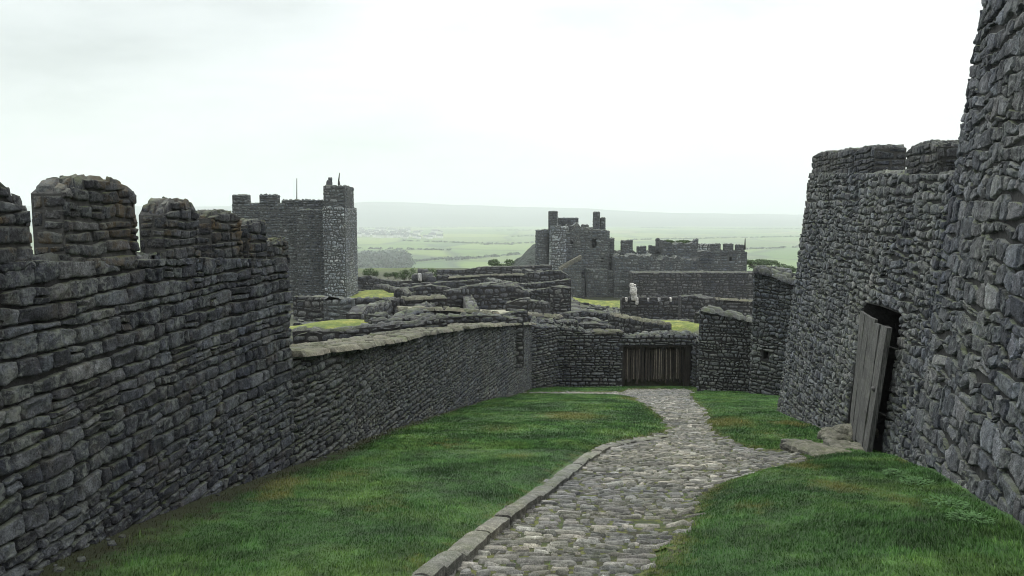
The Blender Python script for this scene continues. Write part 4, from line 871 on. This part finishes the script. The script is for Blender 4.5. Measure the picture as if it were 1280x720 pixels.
block('keep_body', 701, 762, 288, KD+.5, 8, kp_, KM, zb=kz, seed=507, ch=.34, sw=.6, jag=.55, holes=[(713, 717, 300, 309), (740, 746.5, 299, 310), (752, 755, 322, 331)], hole_depth=3)
block('upper_storey', 706, 742, 284, KD+1.2, 3, kp_, KM, pbot=292, seed=508, ch=.34, sw=.6, jag=.8)
block('thin_turret', 742, 750, 265, KD+3, 1.0, kp_, KM, pbot=292, seed=509, ch=.3, sw=.5)
block('turret_stub', 751, 757, 272, KD+3.2, 1.0, kp_, KM, pbot=292, seed=510, ch=.3, sw=.5)
block('turret_stub', 727, 736, 281, KD+2, 1.0, kp_, KM, pbot=290, seed=511, ch=.3, sw=.5)
block('buttress', 733, 760, 337, KD-1.5, 2.0, kp_, KM, zb=kz, seed=512, ch=.34, sw=.6, jag=.1)
block('buttress', 712, 731, 349, KD-2.5, 2.5, kp_, KM, zb=kz, seed=513, ch=.34, sw=.6, jag=.3)
block('buttress', 760, 772, 340, KD-1.2, 2.0, kp_, KM, zb=kz, seed=514, ch=.34, sw=.6, jag=.1)
block('side_wing', 755, 768, 298, KD+1.5, 4, kp_, KM, zb=kz, seed=515, ch=.34, sw=.6, jag=.2)
# ruined stair sloping down to the left
a = At(699, 336, KD-4); c = At(727, 320, KD-4)
ln = Line([(a[0], a[1], a[2], kz), ((a[0]+c[0])/2, a[1], (a[2]+c[2])/2, kz), (c[0], c[1], c[2], kz)], 2.2, 0, (3, 0)); ms = stone_wall(ln, 'x', None, .34, .6, seed=516, depth=.06, nu=4, nv=4, rough=.03, rf=5, top_face=False, build=False)
o = ms.build('stair', KM); reparent(o, kp_)
ms = Mesh(); nst = 12
for k in range(nst):
    f0, f1 = k/nst, (k+1)/nst; zt_ = a[2]+(c[2]-a[2])*f1; ms.box((a[0]+(c[0]-a[0])*f0, a[1]-.05, zt_-.5), (a[0]+(c[0]-a[0])*f1, a[1]+2.2, zt_+.02), 0, (.8, .5, .8), .02)
s_ = ms.build('step', [CAPS], smooth=False); s_.parent = o

# castle curtain
cc = At(850, 378, 108); ck = empty('castle_curtain', (cc[0], 108, kz+.5)); tag(ck, 'long battlemented castle curtain wall running right from the keep', 'castle wall')
block('upper_wall', 762, 934, 314, 113, 2.0, ck, KM, zb=kz, seed=520, ch=.36, sw=.62, jag=.3, holes=[(783, 786, 320, 327), (812, 815, 318, 324), (884, 887, 321, 328), (912, 915, 321, 328)], hole_depth=1.5)
block('upper_wall', 829, 872, 303, 111, 6, ck, KM, zb=kz, seed=521, ch=.36, sw=.62, jag=.5)
block('lower_wall', 790, 949, 341, 103, 3.0, ck, [RUIN, MORTAR], zb=kz-.5, seed=522, ch=.36, sw=.62, jag=.05)
block('middle_wall', 768, 872, 322, 108, 4.0, ck, [KEEP, MORTAR_L], zb=kz, seed=523, ch=.36, sw=.62, jag=.7)
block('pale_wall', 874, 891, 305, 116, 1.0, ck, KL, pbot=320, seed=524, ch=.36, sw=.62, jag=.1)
for i, (a, c, t) in enumerate(((762, 768, 297), (777, 791, 301), (797, 808, 308), (812, 822, 308), (890, 901, 305), (906, 917, 305), (921, 931, 306))): block('merlon', a, c, t, 112.9, 1.0, ck, KM, pbot=316, seed=530+i, ch=.3, sw=.5, jag=.06 if i > 3 else .2)
block('chimney', 820.5, 824.5, 298, 112, .5, ck, KM, pbot=312, seed=540, ch=.3, sw=.4)
block('chimney', 867, 873, 299, 112, 1, ck, KM, pbot=310, seed=541, ch=.3, sw=.4, jag=.3)
ms = Mesh(); ms.tube(At(931, 312, 112.5), At(931.5, 298, 112.5), .13, .06); o = ms.build('pole', [IRON]); reparent(o, ck)

# ---------------------------------------------------------------- vegetation
def leafy(px, py, D, w, h, seed, name, label, mat, n=900, s=.09, group=None, lobes=7):
    x0, y0, _ = At(px, py, D); z0 = At(px, py, D)[2]; rs = np.random.RandomState(seed)
    root = empty(name, (x0, y0, z0)); ms = Mesh(); c = np.stack([rs.uniform(-.5, .5, lobes)*w, rs.uniform(-.4, .4, lobes)*w, rs.uniform(.02, .65, lobes)*h], 1)
    k = rs.randint(0, lobes, n); d = rs.normal(size=(n, 3)); d /= np.linalg.norm(d, axis=1)[:, None]; rr = rs.uniform(.55, 1.05, n)[:, None]
    P = c[k]+d*rr*np.array([w*.26, w*.26, h*.28])+np.array([x0, y0, z0]); e1 = rs.normal(size=(n, 3)); e1 /= np.linalg.norm(e1, axis=1)[:, None]; e2 = np.cross(e1, d); e1 *= s; e2 *= s*.7
    V = np.stack([P-e1-e2*.3, P-e2, P+e1, P+e2], 1).reshape(-1, 3); i = np.arange(n)*4; ms.add(V, np.stack([i, i+1, i+2, i+3], 1), 0)
    o = ms.build('foliage', [mat], smooth=False); reparent(o, root)
    ms = Mesh()
    for j in range(min(lobes, 4)): ms.tube((x0, y0, z0-.6), tuple(c[j]+np.array([x0, y0, z0])), .05*w*.5, .015*w)
    o = ms.build('stem', [BARK]); reparent(o, root); tag(root, label, 'shrub', group)
for q in ((462, 345, 86, 1.6, 1.0, 'small dark shrub on the hill edge nearest the square tower'), (489, 349, 86, 1.4, .9, 'small shrub on the hill edge between the wall end and the cairn'), (508, 349, 84, 1.6, 1.4, 'rounded shrub just left of the cairn'), (533, 348, 84, 2.0, 1.6, 'dark bush directly right of the cairn'),
          (845, 305, 113, 3.0, .7, 'ivy bush growing along the castle curtain top'), (946, 331, 135, 4.5, 1.1, 'dark bushy tree right of the castle curtain pole'), (962, 336, 140, 5.0, 1.7, 'tall dark bush mid-way between curtain end and right wall'), (982, 342, 130, 3.6, 1.6, 'greenish bush close beside the high curtain wall edge'), (628, 333, 100, 3, 1.2, 'low scrub at the foot of the wooded crag')):
    leafy(q[0], q[1], q[2], q[3], q[4], int(q[0]), 'shrub', q[5], SHRUB, 1100, .09*q[3]/2)

for k, (px, py, w_, lb) in enumerate(((1146, 612, .34, 'low leafy weed on the right lawn nearest the tower foot'), (1183, 640, .40, 'broad leafy weed in the grass under the tower face, closest to the viewer'), (1118, 600, .26, 'small leafy weed just right of the door foot'), (1212, 662, .34, 'weed clump pressed against the base of the tower stones'))):
    x0, y0 = Gh(px, py, .16); z0 = float(court(x0, y0)); rsw = np.random.RandomState(k); D_ = y0; ms = Mesh(); n = 260
    an = rsw.uniform(0, 2*PI, n); rr = w_*.5*np.sqrt(rsw.random_sample(n)); hh = rsw.uniform(.015, .07, n)*(1.2-rr/w_); P = np.stack([x0+rr*np.cos(an), y0+rr*np.sin(an), z0+hh], 1); L_ = rsw.uniform(.012, .026, n)[:, None]
    d1 = np.stack([np.cos(an), np.sin(an), rsw.uniform(-.2, .5, n)], 1); d2 = np.stack([-np.sin(an), np.cos(an), 0*an], 1)
    V = np.stack([P-d1*L_, P-d2*L_*.5, P+d1*L_, P+d2*L_*.5], 1).reshape(-1, 3); i = np.arange(n)*4; ms.add(V, np.stack([i, i+1, i+2, i+3], 1), 0); tag(ms.build('weed', [WEED], smooth=False), lb, 'weed')
ms = Mesh(); rsf = np.random.RandomState(31)
for k in range(34):
    u = rsf.uniform(.02, .98); ln_ = hl if k < 14 else ll; u = u*ln_.L; xy = ln_.xy(np.array([u]))[0]+ln_.nrm(np.array([u]))[0]*rsf.uniform(.04, .22); sz_ = rsf.uniform(.012, .034); rock(ms, (xy[0], xy[1], float(court(xy[0], xy[1]))+sz_*.2), (sz_*1.4, sz_, sz_*.7), k+3, 7, rot=rsf.uniform(0, 3), tone=rsf.random_sample())
kind(ms.build('fallen_stones', [SLATE]), 'stuff', 'small fallen stones along the foot of the left walls')
# far wood, hedges, crag, hills, town
def mass(name, spots, mat, label, n, s):
    ms = Mesh(); rs = np.random.RandomState(len(spots)); Vs = []
    for (x0, y0, w, h) in spots:
        m = n; d = rs.normal(size=(m, 3)); d /= np.linalg.norm(d, axis=1)[:, None]; d[:, 2] = np.abs(d[:, 2]); P = d*np.array([w, w, h])*rs.uniform(.6, 1.05, (m, 1))+np.array([x0, y0, float(ground_z(x0, y0))])
        e1 = rs.normal(size=(m, 3)); e1 /= np.linalg.norm(e1, axis=1)[:, None]; e2 = np.cross(e1, d); Vs.append(np.stack([P-e1*s, P-e2*s, P+e1*s, P+e2*s], 1).reshape(-1, 3))
    V = np.vstack(Vs); i = np.arange(len(V)//4)*4; ms.add(V, np.stack([i, i+1, i+2, i+3], 1), 0); return kind(ms.build(name, [mat], smooth=False), 'stuff', label)
rs = np.random.RandomState(9); sp = []
def gpix(px, py): x, y, z = ray(px, py); t = -74/z; return x*t, y*t
for k in range(260):
    px = 440+70*rs.random_sample()**1.6; py = 343-22*rs.random_sample()+(px-440)*-.06; x0, y0 = gpix(px, py); sp.append((x0, y0, rs.uniform(8, 14), rs.uniform(7, 12)))
mass('distant_wood', sp, WOODSM, 'dark wood on the plain beyond the square tower', 60, 2.2)
sp = []
for (pa, pb, qa, qb) in ((475, 330, 590, 322), (560, 326, 650, 318), (500, 301, 640, 306), (600, 306, 700, 303), (450, 311, 560, 313), (520, 345, 556, 341), (790, 300, 1000, 296), (930, 312, 1010, 309), (620, 288, 760, 288), (640, 296, 700, 295), (440, 285, 640, 284), (800, 285, 1010, 286)):
    x0, y0 = gpix(pa, qa*0+pb); x1, y1 = gpix(qa, qb); L_ = math.hypot(x1-x0, y1-y0); n = int(L_/9)
    for k in range(n):
        f = (k+rs.random_sample())/n; 
        if rs.random_sample() < .8: sp.append((x0+(x1-x0)*f+rs.normal()*3, y0+(y1-y0)*f+rs.normal()*5, rs.uniform(4, 9), rs.uniform(2.5, 5)))
mass('hedgerows', sp, WOODSM, 'hedgerows and tree lines crossing the plain', 20, 2.0)
def heightfield(name, x0, x1, y0, y1, nx, ny, f, mat, label):
    X, Y = np.meshgrid(np.linspace(x0, x1, nx), np.linspace(y0, y1, ny)); x = X.ravel(); y = Y.ravel(); ms = Mesh(); i = (np.arange(nx-1)[None]+np.arange(ny-1)[:, None]*nx).ravel()
    ms.add(np.stack([x, y, f(x, y)], 1), np.stack([i, i+1, i+nx+1, i+nx], 1), 0); kind(ms.build(name, [mat]), 'structure', label)
cx0, cy0 = (688-640)/F*260, 260
def crag(x, y):
    r = np.hypot((x-cx0)/36, (y-cy0)/42); top = At(0, 291, 260)[2]; g = ground_z(x, y)-3
    p = np.clip(1-.95*r**1.4, 0, 1); p = p+.10*fbm(x*.07, y*.07, 0, 4, 4)*p; return g+(top-g)*p+1.1*fbm(x*.35, y*.35, 0, 5, 4)*(p > .02)
heightfield('wooded_crag', cx0-40, cx0+40, cy0-46, cy0+46, 110, 110, crag, CRAG, 'dark wooded crag behind the keep')
def hills(x, y):
    px = 640+F*x/y; d = (y-6900)/2300; prof = np.clip(1-np.abs(d)**1.6, 0, 1)
    tp = np.interp(px, [-400, 300, 450, 640, 800, 1000, 1300, 2000], [140, 165, 178, 132, 112, 84, 100, 130])
    tp = tp*(1+.40*fbm(x*.0006, y*.0006, 0, 6, 4)); return -80+(tp+6)*prof+10*fbm(x*.003, y*.003, 0, 7, 3)*prof
heightfield('hills', -9500, 10000, 4400, 9400, 240, 90, hills, FARM, 'long pale ridge of hills across the plain')
ms = Mesh()
def house_mesh():
    ms = Mesh(); ms.box((-6, -4, 0), (6, 4, 5.2), 0)
    V = [(-6.3, -4.4, 5.2), (6.3, -4.4, 5.2), (6.3, 4.4, 5.2), (-6.3, 4.4, 5.2), (-6.3, 0, 8.6), (6.3, 0, 8.6)]
    ms.add(V, [(0, 1, 5, 4), (2, 3, 4, 5), (3, 0, 4), (1, 2, 5), (0, 3, 2, 1)], 1); ms.box((3, -.5, 7), (4, .5, 9.6), 0); return ms
h0 = house_mesh().build('house', [WHITEW, ROOFM], smooth=False); tag(h0, 'tiny white house among the far town on the plain', 'house', 'white houses of the far town'); rs = np.random.RandomState(12)
for k in range(90):
    o = h0 if k == 0 else h0.copy()
    if k: COL.objects.link(o)
    px = 446+110*rs.random_sample()**1.3; py = 297-9*rs.random_sample()+(px-446)*.02; x0, y0 = gpix(px, py); o.location = (x0, y0, float(ground_z(x0, y0))-.3); o.rotation_euler = (0, 0, rs.uniform(-.6, .6)); s = rs.uniform(.9, 1.9); o.scale = (s, s, s)
# yellow-green field rise right of the castle is part of the plain (see ground)

# ================================================================== AIR, SKY, LIGHT
hm = bpy.data.materials.new('haze_air'); hm.use_nodes = True; nt = hm.node_tree; nt.nodes.clear(); o_ = nt.nodes.new('ShaderNodeOutputMaterial'); pv = nt.nodes.new('ShaderNodeVolumePrincipled')
pv.inputs['Color'].default_value = (.93, .965, .99, 1); pv.inputs['Density'].default_value = 2.6e-4; pv.inputs['Anisotropy'].default_value = .0; nt.links.new(pv.outputs[0], o_.inputs['Volume'])
ms = Mesh(); ms.box((-11800, -300, -90), (11800, 11800, 300), 0); kind(ms.build('haze', [hm], smooth=False), 'stuff', 'pale damp haze over the plain')

AZ, EL = math.radians(-14), math.radians(58)       # light from the upper left, slightly behind the walls
wd = bpy.data.worlds.new('World'); SC.world = wd; wd.use_nodes = True; nt = wd.node_tree; nt.nodes.clear(); b = NB(nt)
wo = nt.nodes.new('ShaderNodeOutputWorld'); bg = nt.nodes.new('ShaderNodeBackground'); sk = nt.nodes.new('ShaderNodeTexSky'); sk.sky_type = 'NISHITA'; sk.sun_disc = False
sk.sun_elevation = EL; sk.sun_rotation = AZ; sk.air_density = 1; sk.dust_density = 3
tc = nt.nodes.new('ShaderNodeTexCoord'); v = b.vmul(tc.outputs['Generated'], (1, 1, 3.2))
n1 = b.noise(v, 1.3, 5, .55, .3); n2 = b.noise(v, 3.4, 5, .6)
cl = b.ramp(b.math('ADD', b.math('MULTIPLY', n1, .7), b.math('MULTIPLY', n2, .3)), (.38, (6.5, 6.85, 6.75)), (.50, (8.8, 9.1, 9.05)), (.64, (10.6, 10.75, 10.7)))
cl = b.mix(1, cl, b.ramp(b.math('ADD', b.sep(tc.outputs['Generated'])[0], b.math('MULTIPLY', n1, .9)), (.0, (.80, .83, .825)), (.45, (.94, .955, .955)), (.8, 1.0)), 'MULTIPLY')
cl = b.mix(1, cl, b.ramp(b.math('ABSOLUTE', b.sep(tc.outputs['Generated'])[2]), (.0, .64), (.25, .66), (.55, 1.45)), 'MULTIPLY')
skm = b.mix(.93, sk.outputs[0], cl)
b.L(skm, bg.inputs[0]); bg.inputs[1].default_value = .138; nt.links.new(bg.outputs[0], wo.inputs[0])
sl = bpy.data.lights.new('sun', 'SUN'); sl.energy = 1.5; sl.angle = math.radians(11); sl.color = (1, .97, .92); so_ = bpy.data.objects.new('sun', sl); COL.objects.link(so_)
from mathutils import Vector
dirv = Vector((math.sin(AZ)*math.cos(EL), math.cos(AZ)*math.cos(EL), math.sin(EL))); so_.rotation_euler = dirv.to_track_quat('Z', 'Y').to_euler()

SC.view_settings.view_transform = 'Standard'; SC.view_settings.look = 'None'; SC.view_settings.exposure = .32; SC.view_settings.gamma = 1
SC.render.engine = 'CYCLES'; c = SC.cycles; c.use_denoising = True; c.max_bounces = 5; c.diffuse_bounces = 3; c.glossy_bounces = 1; c.volume_bounces = 4; c.transmission_bounces = 1
c.pixel_filter_type = 'BLACKMAN_HARRIS'; c.filter_width = 1.0; c.use_adaptive_sampling = True; c.adaptive_threshold = .02
try: c.denoiser = 'OPENIMAGEDENOISE'
except Exception: pass
